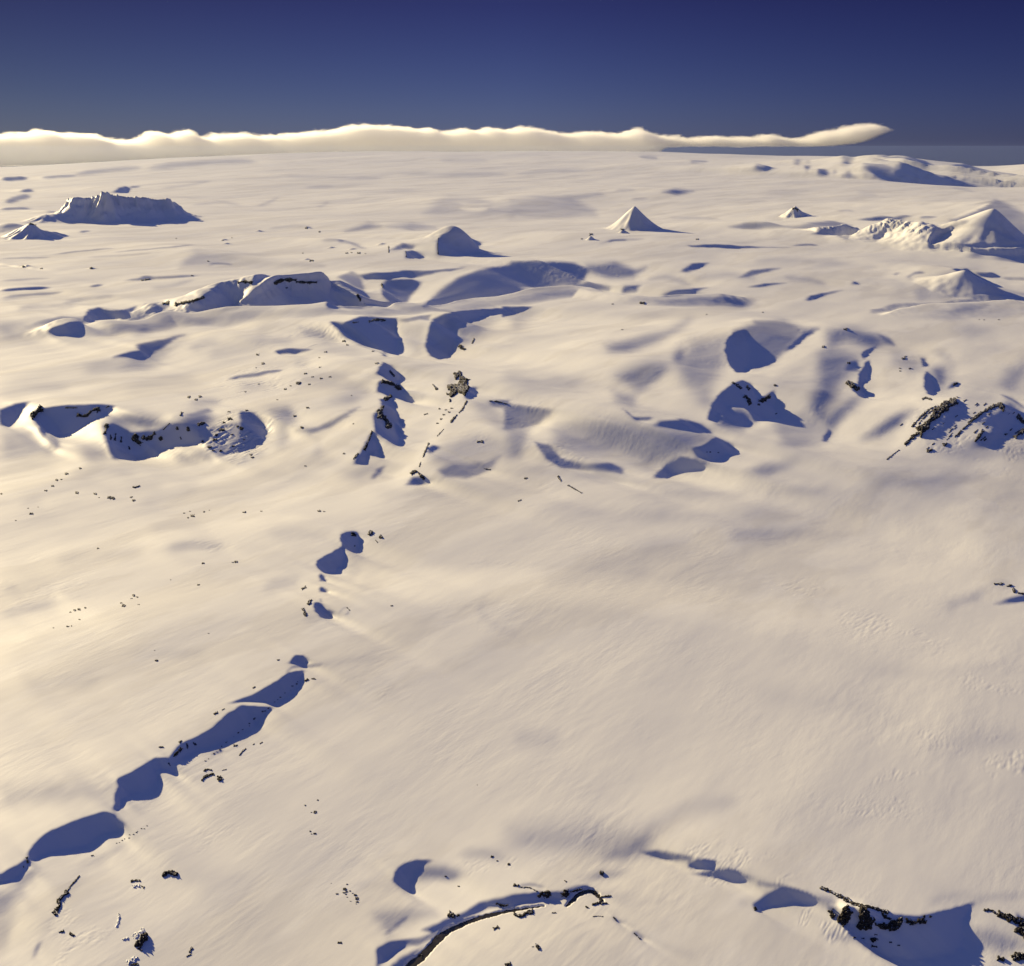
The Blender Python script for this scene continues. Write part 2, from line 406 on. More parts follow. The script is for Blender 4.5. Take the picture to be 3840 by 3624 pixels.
    ('D', [(260, 200), (360, 190), (430, 210), (420, 260), (360, 330), (300, 440), (260, 470), (220, 430), (260, 330)], .15, 25), ('D', [(240, 430), (300, 480), (340, 440), (400, 390), (440, 390), (380, 460), (300, 540), (290, 500)], .19, 15), ('D', [(440, 200), (460, 185), (512, 168), (470, 200), (450, 224)], .44, 3), ('D', [(390, 235), (425, 230), (430, 275), (368, 270)], .36, 7), ('D', [(430, 290), (455, 240), (475, 225), (479, 270), (465, 310), (440, 345), (458, 375), (455, 388), (430, 380), (400, 350), (425, 330)], .46, 3), ('D', [(490, 400), (525, 330), (505, 250)], 28, -.05, 15),
    ('D', [(560, 190), (640, 195), (700, 215), (700, 260), (650, 280), (580, 240)], .1, 15), ('D', [(690, 215), (712, 225), (724, 252), (700, 257)], .42, 3), ('D', [(735, 260), (790, 250), (800, 300), (770, 350), (750, 320)], .18, 12), ('D', [(706, 290), (720, 272), (742, 300), (754, 350), (745, 377), (725, 372), (706, 340)], .45, 3), ('D', [(800, 352), (835, 320), (850, 325), (835, 342)], .38, 4), ('D', [(330, 540), (400, 480), (500, 420), (600, 380), (680, 370)], 36, -.05, 22), ('D', [(440, 562), (520, 510), (600, 460), (655, 440), (600, 502), (520, 547)], .24, 12),
    ('D', [(80, 457), (200, 450), (290, 500), (318, 530), (300, 570), (200, 585), (110, 575), (75, 520)], .08, 10), ('D', [(0, 505), (50, 475), (80, 462)], 18, -.07, 8), ('D', [(273, 572), (300, 518), (319, 530), (295, 572)], .44, 3), ('D', [(80, 583), (200, 573), (280, 583), (160, 592)], .15, 6), ('D', [(-12, 390), (40, 380), (70, 358), (79, 410), (68, 442), (35, 435), (25, 482), (-12, 487)], .45, 4),
    ('D', [(850, 315), (950, 265), (1050, 225), (1127, 205)], 30, -.04, 25), ('D', [(1020, 340), (1060, 270), (1127, 240), (1127, 300), (1080, 360)], .09, 20), ('D', [(740, 190), (800, 215), (822, 260), (815, 320)], 16, .1, 12), ('D', [(800, 36), (870, 14), (972, 9), (930, 26), (850, 37)], .12, 6), ('D', [(820, 110), (900, 80), (980, 100), (900, 130)], .07, 18),
    ('D', [(560, 640), (640, 520), (720, 440), (800, 400), (900, 370)], 30, -.05, 15), ('D', [(870, 385), (1000, 372), (1060, 400), (1000, 450), (900, 480), (800, 560), (900, 600), (1050, 600), (1140, 600), (1140, 640), (900, 650), (700, 620), (760, 560), (860, 480)], .05, 15), ('D', [(840, 395), (865, 430), (869, 460), (830, 500), (760, 557), (705, 562), (700, 550), (770, 500), (815, 420)], .30, 4), ('D', [(1040, 420), (1060, 400), (1112, 430), (1117, 480), (1060, 540), (980, 592), (895, 592), (960, 560), (1010, 510), (940, 490), (1020, 450)], .24, 8), ('D', [(1025, 372), (1080, 395), (1140, 440)], 10, .3, 6),
    ('D', [(0, 692), (80, 670), (180, 650), (60, 712), (0, 722)], .1, 10), ('D', [(440, 760), (700, 740), (1000, 720)], 30, .05, 25), ('D', [(0, 800), (200, 780), (400, 790)], 24, .05, 20),
    # soft belts of shade on the open field
    ('S', [(2750, 1995), (2850, 1986), (2990, 1990), (3080, 2000), (2900, 2030), (2760, 2022)], .09, 20), ('S', [(2100, 2180), (2300, 2110), (2500, 2060), (2640, 2040)], 60, .05, 60), ('S', [(2000, 1880), (2400, 1940), (3000, 1925)], 30, .05, 30),
    # P: left plain and scarps, Q: right plain
    ('P', [(1258, 700), (1300, 740), (1380, 780), (1445, 803), (1400, 810), (1270, 805)], .38, 6), ('P', [(1310, 705), (1370, 665), (1400, 700), (1425, 765), (1380, 745)], .26, 7), ('P', [(1390, 690), (1480, 680), (1560, 665), (1640, 666), (1560, 692), (1500, 707), (1420, 712)], .4, 4), ('P', [(1560, 694), (1620, 672), (1740, 658), (1680, 682), (1600, 697)], .36, 4), ('P', [(1680, 672), (1740, 660), (1810, 650), (1750, 668)], .34, 3),
    ('P', [(1480, 735), (1500, 710), (1600, 702), (1640, 717), (1600, 762), (1580, 786), (1530, 792), (1490, 765)], .38, 6), ('P', [(1645, 800), (1700, 750), (1770, 702), (1850, 665), (1995, 636), (1995, 745), (1900, 757), (1780, 782), (1700, 802)], .36, 9), ('Q', [(-8, 632), (150, 627), (240, 632), (300, 655), (280, 700), (250, 725), (100, 733), (-8, 745)], .36, 9),
    ('Q', [(290, 640), (400, 630), (480, 660), (520, 650), (470, 692), (380, 692), (300, 672)], .22, 10), ('Q', [(240, 722), (300, 710), (370, 735), (382, 746), (300, 742)], .36, 4), ('Q', [(428, 737), (500, 720), (482, 752), (430, 754)], .4, 4), ('Q', [(580, 762), (640, 745), (762, 729), (700, 752), (640, 764)], .4, 4), ('Q', [(650, 667), (700, 635), (765, 634), (722, 657), (680, 670)], .34, 5), ('Q', [(880, 690), (930, 660), (1042, 654), (960, 677), (920, 687)], .3, 5), ('Q', [(915, 727), (980, 714), (1062, 711), (960, 729)], .34, 3), ('Q', [(1140, 777), (1160, 760), (1282, 738), (1200, 767), (1150, 782)], .37, 4), ('Q', [(1320, 719), (1332, 706), (1350, 719)], .36, 2),
    ('Q', [(950, 622), (1100, 610), (1250, 620), (1400, 652), (1300, 652), (1050, 632)], .08, 14), ('Q', [(678, 565), (800, 562), (900, 570), (1082, 573), (860, 578), (700, 571)], .36, 2), ('Q', [(1090, 566), (1140, 563), (1190, 565)], 6, .22, 3), ('Q', [(330, 563), (400, 545), (520, 540)], 8, .1, 6), ('Q', [(370, 552), (400, 546), (450, 545)], 6, .34, 2), ('Q', [(700, 700), (840, 680), (960, 700)], 20, .08, 16), ('Q', [(520, 700), (600, 690), (700, 720)], 20, .09, 14), ('Q', [(1050, 690), (1150, 700), (1230, 720)], 18, .09, 12), ('Q', [(760, 797), (830, 791), (960, 801), (900, 811)], .16, 8), ('Q', [(1560, 745), (1620, 705), (1740, 684), (1800, 742), (1700, 782), (1580, 782)], .1, 12), ('Q', [(1704, 682), (1765, 656), (1800, 690), (1862, 740), (1812, 749), (1760, 722)], .42, 4), ('Q', [(1800, 671), (1872, 671), (1892, 691), (1820, 689)], .38, 3), ('Q', [(1900, 692), (1990, 692), (1990, 702), (1925, 700)], .3, 3), ('Q', [(1530, 705), (1565, 690), (1600, 692)], 9, .3, 4), ('Q', [(1485, 690), (1500, 680)], 8, .3, 3),
    ('P', [(720, 622), (760, 585), (900, 596), (1100, 626), (1250, 642), (1000, 660), (800, 655), (700, 652)], .11, 14), ('P', [(808, 650), (830, 636), (905, 640)], 7, .32, 3), ('P', [(0, 748), (100, 737), (200, 729)], 13, .42, 3), ('P', [(350, 727), (400, 719)], 9, .38, 3), ('P', [(480, 702), (620, 691), (780, 683)], 9, .22, 4), ('P', [(535, 702), (560, 688), (600, 690)], 9, .3, 3), ('P', [(0, 778), (120, 766), (250, 750)], 9, .2, 5), ('P', [(200, 602), (330, 586), (450, 576)], 4, .26, 2), ('P', [(440, 592), (560, 581), (760, 562)], 4, .22, 2), ('P', [(0, 640), (150, 656)], 5, .16, 3), ('P', [(0, 702), (200, 692)], 5, .12, 4), ('P', [(240, 790), (330, 775), (450, 762)], 10, .14, 6), ('P', [(60, 815), (150, 800), (300, 800)], 16, .1, 10), ('P', [(580, 735), (660, 730), (760, 700)], 12, .07, 8), ('P', [(330, 612), (520, 602), (640, 590)], 5, .1, 4), ('P', [(0, 616), (200, 612)], 4, .16, 2),
    ('P', [(330, 842), (345, 812), (380, 806), (440, 822), (500, 812), (530, 800), (500, 840), (480, 855), (400, 850), (330, 860)], .42, 4), ('P', [(500, 858), (560, 840), (600, 800), (630, 790), (640, 815), (590, 822), (540, 848)], .3, 6), ('P', [(560, 792), (640, 786), (660, 800), (640, 812)], .3, 5), ('P', [(190, 900), (320, 870), (325, 880), (290, 915)], .3, 8),
    ('P', [(1698, 600), (1698, 560), (1706, 522), (1760, 510), (1820, 530), (1872, 562), (1830, 592), (1760, 604)], .40, 5), ('P', [(1510, 582), (1560, 555), (1612, 560), (1600, 577), (1540, 577)], .36, 3), ('P', [(1575, 585), (1620, 590), (1648, 611), (1575, 613)], .44, 2), ('P', [(1340, 512), (1430, 478), (1480, 490), (1380, 507)], .18, 8), ('P', [(1500, 490), (1600, 480), (1690, 496), (1600, 502)], .15, 8), ('P', [(1040, 500), (1130, 490), (1200, 492)], 10, .06, 8), ('P', [(1190, 492), (1215, 500)], 6, .3, 2), ('P', [(1240, 545), (1330, 548), (1430, 580)], 9, .14, 5), ('P', [(1310, 548), (1335, 550)], 7, .3, 3),
    ('P', [(1640, 442), (1700, 400), (1740, 378), (1860, 385), (1920, 410), (1995, 400), (1995, 456), (1850, 457), (1700, 452)], .09, 12), ('Q', [(-8, 395), (100, 380), (230, 376), (320, 430), (330, 452), (200, 462), (-8, 460)], .11, 12), ('P', [(1780, 420), (1850, 425), (1900, 420)], 12, -.01, 8), ('Q', [(200, 372), (340, 362), (362, 372), (260, 384)], .1, 6), ('Q', [(400, 350), (480, 350)], 10, .06, 7), ('Q', [(460, 385), (530, 383)], 8, .08, 5), ('Q', [(600, 455), (760, 460), (820, 466)], 7, .08, 6), ('Q', [(1340, 360), (1420, 372)], 16, .04, 10),  # cloud shadow on the far plain, put into the shape as gentle slopes
    ('P', [(1100, 298), (1300, 300), (1500, 306)], 13, .06, 10), ('P', [(1540, 286), (1750, 290), (1988, 291)], 12, .07, 9), ('P', [(1700, 236), (1900, 236)], 12, .06, 8), ('Q', [(0, 291), (150, 276), (300, 276)], 12, .06, 9), ('P', [(560, 268), (700, 252), (890, 240), (1010, 242)], 24, .11, 12), ('P', [(280, 292), (420, 272), (560, 262)], 16, .12, 9), ('P', [(0, 308), (110, 305)], 14, .32, 4), ('P', [(0, 426), (120, 422)], 11, .26, 4), ('P', [(20, 400), (70, 382), (120, 372)], 18, .2, 7), ('P', [(78, 357), (90, 347), (120, 346), (128, 358)], .38, 2), ('P', [(438, 360), (460, 342), (490, 335), (506, 345), (492, 360)], .42, 3), ('P', [(500, 340), (545, 337)], 6, .34, 3), ('P', [(160, 303), (220, 299), (300, 294)], 8, .18, 5), ('P', [(620, 345), (740, 330), (820, 312)], 8, .07, 6), ('P', [(740, 410), (850, 398), (940, 410)], 10, .07, 7), ('P', [(1000, 415), (1050, 395), (1085, 375)], 10, .07, 6), ('P', [(1230, 420), (1260, 410), (1270, 390)], 8, .07, 5), ('P', [(500, 484), (570, 484)], 5, .36, 2), ('P', [(310, 512), (350, 510)], 5, .36, 2), ('P', [(240, 470), (300, 455), (350, 452), (400, 462)], 12, .14, 6), ('P', [(180, 455), (200, 440), (240, 452)], 10, .16, 6), ('P', [(90, 520), (120, 486), (160, 510), (150, 524)], .26, 5), ('P', [(1380, 372), (1500, 360), (1620, 350)], 12, .04, 10), ('P', [(1180, 340), (1300, 335)], 10, .05, 8),
    ('Q', [(1355, 252), (1440, 240), (1480, 245), (1530, 234), (1600, 250), (1660, 285), (1760, 290), (1850, 310), (1995, 315), (1995, 332), (1850, 332), (1700, 319), (1560, 306), (1480, 301), (1430, 291), (1400, 270)], .44, 3), ('Q', [(928, 260), (950, 251), (1036, 264), (960, 269)], .44, 2), ('Q', [(1083, 238), (1110, 229), (1142, 238), (1110, 245)], .44, 2), ('Q', [(1188, 267), (1215, 261), (1238, 278), (1200, 282)], .44, 2), ('Q', [(1240, 275), (1255, 262), (1262, 272)], .4, 2), ('Q', [(1278, 282), (1310, 264), (1352, 280), (1310, 292)], .44, 2), ('Q', [(1273, 241), (1300, 233), (1328, 240), (1300, 248)], .44, 2), ('Q', [(1133, 255), (1160, 251), (1145, 270)], .42, 2), ('Q', [(585, 357), (630, 345), (705, 355), (640, 369)], .22, 6), ('Q', [(690, 238), (762, 239)], 10, .13, 6), ('Q', [(490, 220), (570, 226)], 10, .12, 6), ('Q', [(1700, 343), (1760, 350), (1800, 360)], 6, .08, 5),
    ('Q', [(840, 492), (900, 478), (1000, 478), (1100, 486), (1250, 470), (1322, 490), (1200, 499), (1050, 498), (900, 501)], .28, 7), ('Q', [(1338, 463), (1430, 450), (1562, 452), (1500, 463), (1400, 467)], .42, 3), ('Q', [(1578, 458), (1652, 455)], 6, .34, 3), ('Q', [(1265, 432), (1310, 430), (1330, 436)], 6, .1, 4),
    ('Q', [(1700, 466), (1800, 432), (1876, 388), (1930, 408), (1995, 440), (1995, 548), (1930, 522), (1850, 502), (1760, 492)], .2, 8), ('Q', [(1600, 520), (1700, 482), (1850, 502), (1960, 540), (1960, 560), (1580, 566)], .1, 8), ('Q', [(1585, 573), (1700, 558), (1850, 560), (1985, 552), (1985, 560), (1840, 571), (1600, 575)], .42, 3), ('Q', [(1870, 392), (1800, 425), (1700, 462)], 10, -.1, 5),
    ('Q', [(1530, 460), (1470, 500), (1420, 545)], 8, .45, 2), ('Q', [(1500, 468), (1440, 508), (1400, 545)], 7, .42, 2), ('Q', [(1560, 465), (1520, 500), (1490, 530)], 8, .42, 2), ('Q', [(1600, 470), (1560, 502), (1530, 520)], 9, .42, 3), ('Q', [(1640, 480), (1560, 522), (1475, 562)], 7, .45, 2), ('Q', [(1656, 490), (1600, 530), (1520, 566)], 7, .42, 2), ('Q', [(1450, 475), (1380, 520)], 7, .4, 2), ('Q', [(1160, 522), (1220, 505), (1290, 498), (1332, 515), (1300, 542), (1230, 525)], .4, 4),
    # foreground left: snowed-in creek (K), trench (R)
    ('S', [(300, 1790), (420, 1762), (520, 1768)], 16, .1, 12), ('S', [(380, 1850), (450, 1838), (540, 1848)], 14, .06, 12), ('S', [(520, 1885), (640, 1855), (760, 1822)], 26, .08, 20), ('S', [(80, 1892), (140, 1880), (165, 1892)], 12, .08, 8), ('S', [(560, 1992), (700, 1985), (800, 1992)], 22, .06, 18), ('S', [(620, 2060), (740, 2046), (860, 2055)], 24, .16, 12), ('S', [(200, 2112), (270, 2092), (400, 2080), (560, 2062)], 40, .07, 20), ('S', [(560, 1985), (640, 1978), (760, 1958)], 14, .06, 10), ('S', [(0, 2195), (100, 2208), (220, 2228)], 14, .12, 10), ('S', [(0, 2300), (100, 2285), (220, 2262)], 18, .1, 14), ('S', [(60, 2520), (200, 2560), (400, 2550)], 40, .035, 24), ('S', [(480, 2450), (620, 2455), (780, 2440)], 22, .035, 14), ('S', [(0, 2090), (100, 2100), (300, 2118)], 14, .06, 10),
    ('S', [(1000, 2000), (1120, 2006), (1270, 2002)], 30, .07, 24), ('S', [(2150, 3010), (2250, 2960), (2400, 2900)], 60, .02, 60), ('S', [(1850, 2190), (1800, 2280), (1850, 2340), (1990, 2400)], 12, .06, 8), ('S', [(1480, 2600), (1460, 2560), (1400, 2540)], 10, .04, 8),
    ('K', [(180, 600), (260, 540), (450, 520), (420, 582), (250, 612)], .12, 18), ('K', [(170, 615), (220, 605), (275, 595)], 8, .22, 6), ('K', [(480, 852), (540, 832), (600, 850)], 18, .14, 12), ('K', [(800, 330), (900, 350), (950, 400), (880, 470), (810, 440)], .05, 16), ('K', [(800, 560), (860, 500), (900, 480)], 16, .08, 10), ('K', [(960, 410), (900, 520), (860, 620), (760, 712)], 14, -.06, 10), ('K', [(870, 620), (960, 570), (1060, 560)], 30, .06, 24),
    ('K', [(755, 205), (800, 190), (870, 190), (885, 240), (891, 290), (870, 325), (835, 339), (800, 325), (768, 292), (752, 250)], .5, 3), ('K', [(770, 290), (778, 310), (780, 370), (760, 440), (735, 460), (720, 490), (660, 498), (610, 490), (568, 440), (575, 410), (620, 375), (690, 340), (740, 310)], .5, 3), ('K', [(606, 492), (650, 562), (600, 558), (588, 522)], .45, 4), ('K', [(608, 595), (660, 640), (600, 640), (590, 614)], .45, 4), ('K', [(600, 686), (614, 690), (600, 718)], .4, 3), ('K', [(560, 712), (600, 720), (640, 760), (692, 800), (665, 826), (605, 830), (575, 790), (552, 748)], .46, 4), ('K', [(740, 800), (770, 760), (800, 752)], 7, .25, 4), ('K', [(780, 810), (812, 790), (810, 770)], 8, .3, 4),
    ('R', [(0, 870), (200, 862), (430, 885), (450, 905), (300, 935), (0, 965)], .1, 30), ('R', [(1020, 115), (1060, 100), (1100, 70)], 24, .08, 18), ('R', [(500, 365), (620, 360), (760, 370), (820, 355)], 24, .035, 14),
    ('R', [(-8, 1225), (60, 1190), (106, 1158), (112, 1190), (60, 1240), (-8, 1258)], .46, 3), ('R', [(108, 1140), (130, 1105), (200, 1050), (300, 1010), (400, 980), (430, 984), (472, 1020), (482, 1036), (440, 1060), (400, 1060), (340, 1110), (260, 1125), (180, 1140), (120, 1172)], .5, 3), ('R', [(443, 970), (455, 900), (460, 850), (520, 820), (570, 790), (600, 770), (650, 768), (673, 790), (676, 832), (640, 815), (600, 820), (620, 850), (585, 890), (520, 910), (480, 925), (470, 950), (456, 975)], .5, 3),
    ('R', [(656, 770), (700, 715), (760, 690), (830, 650), (880, 600), (940, 565), (1060, 575), (1020, 610), (980, 652), (900, 692), (850, 717), (760, 742), (700, 782), (672, 792)], .5, 3), ('R', [(882, 558), (980, 525), (1060, 480), (1120, 440), (1178, 428), (1172, 470), (1120, 532), (1060, 566), (1020, 550), (960, 550)], .5, 3), ('R', [(900, 566), (980, 560), (1060, 576)], 8, -.05, 4), ('R', [(1120, 402), (1150, 370), (1182, 372), (1197, 395), (1165, 408)], .48, 3), ('R', [(1108, 447), (1140, 416), (1200, 414), (1262, 405)], 10, .26, 4), ('R', [(1200, 412), (1300, 401), (1400, 386), (1500, 372)], 7, .16, 5),
    ('R', [(350, 1172), (420, 1140), (495, 1098)], 7, .2, 4), ('R', [(290, 1195), (380, 1170), (420, 1150)], 20, .08, 12), ('R', [(820, 760), (845, 748), (868, 742)], 9, .34, 3), ('R', [(790, 752), (800, 765), (830, 770)], 4, .2, 2), ('R', [(500, 1000), (560, 960), (640, 900)], 24, .04, 18), ('R', [(1000, 640), (1060, 600), (1140, 540), (1200, 480)], 18, -.05, 10), ('R', [(480, 900), (560, 930), (640, 900), (600, 880)], .08, 12), ('R', [(160, 1480), (178, 1440), (200, 1390), (250, 1310), (330, 1215)], 14, .06, 10), ('R', [(132, 1545), (150, 1500), (162, 1480)], 9, .3, 4), ('R', [(60, 1260), (100, 1240), (150, 1200)], 22, .2, 12), ('R', [(-10, 1300), (60, 1290), (90, 1260), (20, 1380), (-10, 1400)], .16, 16), ('R', [(-10, 1400), (30, 1400), (60, 1360), (20, 1500), (-10, 1520)], .12, 20), ('R', [(560, 1230), (800, 1235), (1000, 1240)], 50, .03, 50),
    ('R', [(1440, 1372), (1600, 1350), (1700, 1370), (1560, 1422), (1510, 1452)], .15, 16), ('R', [(1490, 1462), (1540, 1420), (1592, 1383)], 12, .34, 5), ('R', [(1525, 1242), (1535, 1210), (1570, 1180), (1620, 1165), (1680, 1168), (1640, 1185), (1600, 1220), (1592, 1292), (1560, 1276)], .48, 3), ('R', [(1600, 1232), (1640, 1190), (1720, 1190), (1800, 1215), (1760, 1246), (1680, 1240), (1620, 1242)], .22, 11), ('R', [(1700, 1222), (1745, 1234), (1780, 1226)], 10, .3, 8), ('R', [(1780, 1150), (1880, 1140), (1980, 1170)], 34, .12, 22), ('R', [(1500, 1290), (1545, 1270), (1590, 1300)], 8, .05, 4), ('R', [(1380, 1270), (1500, 1265), (1530, 1280)], 14, .07, 10),
    ('R', [(1465, 1582), (1460, 1510), (1520, 1480), (1640, 1468), (1600, 1492), (1540, 1522), (1490, 1560)], .48, 3), ('R', [(1540, 1500), (1700, 1442), (1790, 1415), (1700, 1462), (1620, 1500)], .34, 5), ('R', [(1510, 1582), (1560, 1542), (1650, 1498), (1600, 1555), (1570, 1582)], .42, 5),
    ('R', [(1640, 1438), (1720, 1400), (1800, 1370), (1860, 1330), (1995, 1303), (1995, 1345), (1900, 1352), (1820, 1390), (1740, 1422), (1680, 1450)], .46, 4), ('T', [(-8, 1302), (100, 1290), (200, 1290), (290, 1270), (332, 1290), (240, 1300), (180, 1322), (60, 1332), (-8, 1345)], .46, 3), ('T', [(262, 1242), (340, 1215), (460, 1212), (400, 1226), (360, 1236), (320, 1236)], .24, 5), ('T', [(190, 1288), (260, 1270), (310, 1268)], 10, .34, 4), ('T', [(20, 1268), (80, 1262), (130, 1275)], 8, .3, 4), ('T', [(390, 1385), (405, 1400), (430, 1412)], 9, .3, 4), ('T', [(470, 1440), (485, 1455), (515, 1475)], 8, .28, 4), ('T', [(320, 1300), (420, 1305), (520, 1300)], 10, .1, 8), ('T', [(380, 1332), (500, 1330), (620, 1322)], 12, .08, 9), ('T', [(540, 1490), (640, 1520), (730, 1550)], 14, .05, 10),
    # foreground right (T)
    ('T', [(-8, 1040), (300, 1020), (520, 1060), (520, 1130), (420, 1160), (200, 1145), (-8, 1110)], .10, 44), ('T', [(60, 1095), (300, 1105), (420, 1150), (500, 1130), (520, 1090), (620, 1000), (560, 1010), (480, 1070), (380, 1115), (200, 1100)], .11, 24), ('T', [(360, 1155), (440, 1158), (510, 1120), (540, 1070), (480, 1090), (430, 1130)], .22, 14), ('T', [(560, 1050), (640, 985), (760, 950), (900, 940)], 60, .06, 40), ('T', [(580, 1120), (700, 1060), (820, 1050)], 50, -.02, 40), ('T', [(0, 680), (100, 700), (200, 690)], 60, .06, 50), ('T', [(1600, 740), (1800, 700), (1988, 690)], 70, .04, 60), ('T', [(900, 500), (1200, 560), (1500, 590)], 60, .03, 60), ('T', [(1300, 420), (1600, 440), (1988, 400)], 30, .03, 30), ('T', [(100, 60), (350, 90), (550, 20)], 60, .05, 50),
    ('T', [(500, 1137), (560, 1129), (620, 1140), (702, 1156), (690, 1166), (600, 1166), (560, 1156)], .42, 4), ('T', [(480, 1150), (540, 1140), (600, 1160)], 8, .16, 5), ('T', [(680, 1176), (740, 1160), (802, 1172), (780, 1196), (720, 1200), (690, 1195)], .46, 3), ('T', [(700, 1222), (780, 1205), (850, 1200), (932, 1240), (860, 1253), (800, 1236)], .42, 5), ('T', [(940, 1251), (1000, 1265), (1060, 1264)], 8, .34, 3), ('T', [(944, 1362), (940, 1340), (980, 1302), (1060, 1268), (1130, 1285), (1202, 1322), (1150, 1336), (1080, 1330), (1000, 1350), (962, 1363)], .42, 6), ('T', [(1150, 1310), (1240, 1352), (1300, 1330), (1220, 1310)], .2, 8), ('T', [(880, 1340), (920, 1325), (950, 1330)], 14, .1, 8), ('T', [(900, 1300), (940, 1290), (980, 1280)], 16, -.05, 8),
    ('T', [(1225, 1352), (1350, 1350), (1480, 1378), (1580, 1385), (1700, 1360), (1800, 1330), (1745, 1400), (1752, 1430), (1752, 1502), (1700, 1532), (1560, 1549), (1420, 1536), (1370, 1502), (1300, 1442)], .44, 5), ('T', [(1760, 1440), (1860, 1432), (1995, 1500), (1900, 1522), (1780, 1492)], .12, 16), ('T', [(1770, 1330), (1880, 1310), (1995, 1300)], 18, .1, 14), ('T', [(1200, 1450), (1290, 1470), (1320, 1490)], 14, .2, 8), ('T', [(1960, 1370), (1995, 1400), (1995, 1460), (1960, 1420)], .3, 8), ('T', [(1600, 1330), (1700, 1310), (1800, 1290)], 30, .05, 20),
    ('T', [(1700, 172), (1780, 142), (1852, 110), (1800, 152)], .2, 8), ('T', [(1700, 200), (1740, 165), (1700, 172)], .1, 12), ('T', [(1878, 176), (1930, 152), (1995, 138), (1995, 162)], .4, 4), ('T', [(1850, 100), (1900, 92), (1940, 110)], 9, .14, 7),
]


# ------------------------------------------------------------------ relief of the highland front
# Slopes read from the photograph's light and shade: every patch carries how steeply the snow falls away
# from the sun there; the ground height is then integrated along the sun's bearing over real distances.
TM = np.zeros((int(H_PX // 2), int(W_PX // 2)), np.float32)
VIEW = {'A': (0, 1200, 1.127), 'B': (900, 1150, 1.127), 'C': (1900, 1150, 1.127), 'D': (2840, 1150, 1.127), 'S': (0, 0, 1.0), 'K': (900, 1900, 1.988), 'R': (0, 2100, 1.0354), 'T': (1920, 2100, 1.0354), 'P': (0, 375, 1.0354), 'Q': (1920, 375, 1.0354)}


def to_px(v, pts):
    return (np.asarray(pts, float) / VIEW[v][2] + np.array(VIEW[v][:2])) / 2


def poly(v, pts, val, f):
    P = to_px(v, pts); f = max(f / VIEW[v][2] / 2, .6)
    x0, y0 = np.floor(P.min(0) - f - 1).astype(int); x1, y1 = np.ceil(P.max(0) + f + 2).astype(int)
    x0, y0 = max(x0, 0), max(y0, 0); x1, y1 = min(x1, TM.shape[1]), min(y1, TM.shape[0])
    gx, gy = np.meshgrid(np.arange(x0, x1, dtype=np.float32), np.arange(y0, y1, dtype=np.float32))
    ins = np.zeros(gx.shape, bool); dist = np.full(gx.shape, 1e9, np.float32)
    for a, b in zip(P, np.roll(P, -1, 0)):
        e = b - a; t = np.clip(((gx - a[0]) * e[0] + (gy - a[1]) * e[1]) / (e @ e + 1e-9), 0, 1)
        dist = np.minimum(dist, np.hypot(gx - a[0] - t * e[0], gy - a[1] - t * e[1]))
        c = (a[1] > gy) != (b[1] > gy)
        ins ^= c & (gx < (b[0] - a[0]) * (gy - a[1]) / (b[1] - a[1] + 1e-12) + a[0])
    m = smooth(.5 + np.where(ins, dist, -dist) / (2 * f))
    TM[y0:y1, x0:x1] = TM[y0:y1, x0:x1] * (1 - m) + val * m


def streak(v, pts, w, val, f):
    P = to_px(v, pts); k_ = VIEW[v][2] * 2
    P = catmull(P, 4) if len(P) > 2 else P
    f = max(f / k_, .6); w = w / k_
    r_ = w / 2 + f
    x0, y0 = np.floor(P.min(0) - r_ - 1).astype(int); x1, y1 = np.ceil(P.max(0) + r_ + 2).astype(int)
    x0, y0 = max(x0, 0), max(y0, 0); x1, y1 = min(x1, TM.shape[1]), min(y1, TM.shape[0])
    gx, gy = np.meshgrid(np.arange(x0, x1, dtype=np.float32), np.arange(y0, y1, dtype=np.float32))
    L_ = np.concatenate([[0], np.cumsum(np.hypot(*np.diff(P, axis=0).T))])
    dist = np.full(gx.shape, 1e9, np.float32); par = np.zeros(gx.shape, np.float32)
    for q in range(len(P) - 1):
        a, b = P[q], P[q + 1]; e = b - a; t = np.clip(((gx - a[0]) * e[0] + (gy - a[1]) * e[1]) / (e @ e + 1e-9), 0, 1)
        d_ = np.hypot(gx - a[0] - t * e[0], gy - a[1] - t * e[1])
        par = np.where(d_ < dist, (L_[q] + t * (L_[q + 1] - L_[q])) / L_[-1], par); dist = np.minimum(dist, d_)
    m = smooth(.5 + (w / 2 * (.35 + .65 * smooth(np.minimum(par, 1 - par) * 4)) - dist) / (2 * f)) * smooth(np.minimum(par, 1 - par) * 8 + .15)
    TM[y0:y1, x0:x1] = TM[y0:y1, x0:x1] * (1 - m) + val * m


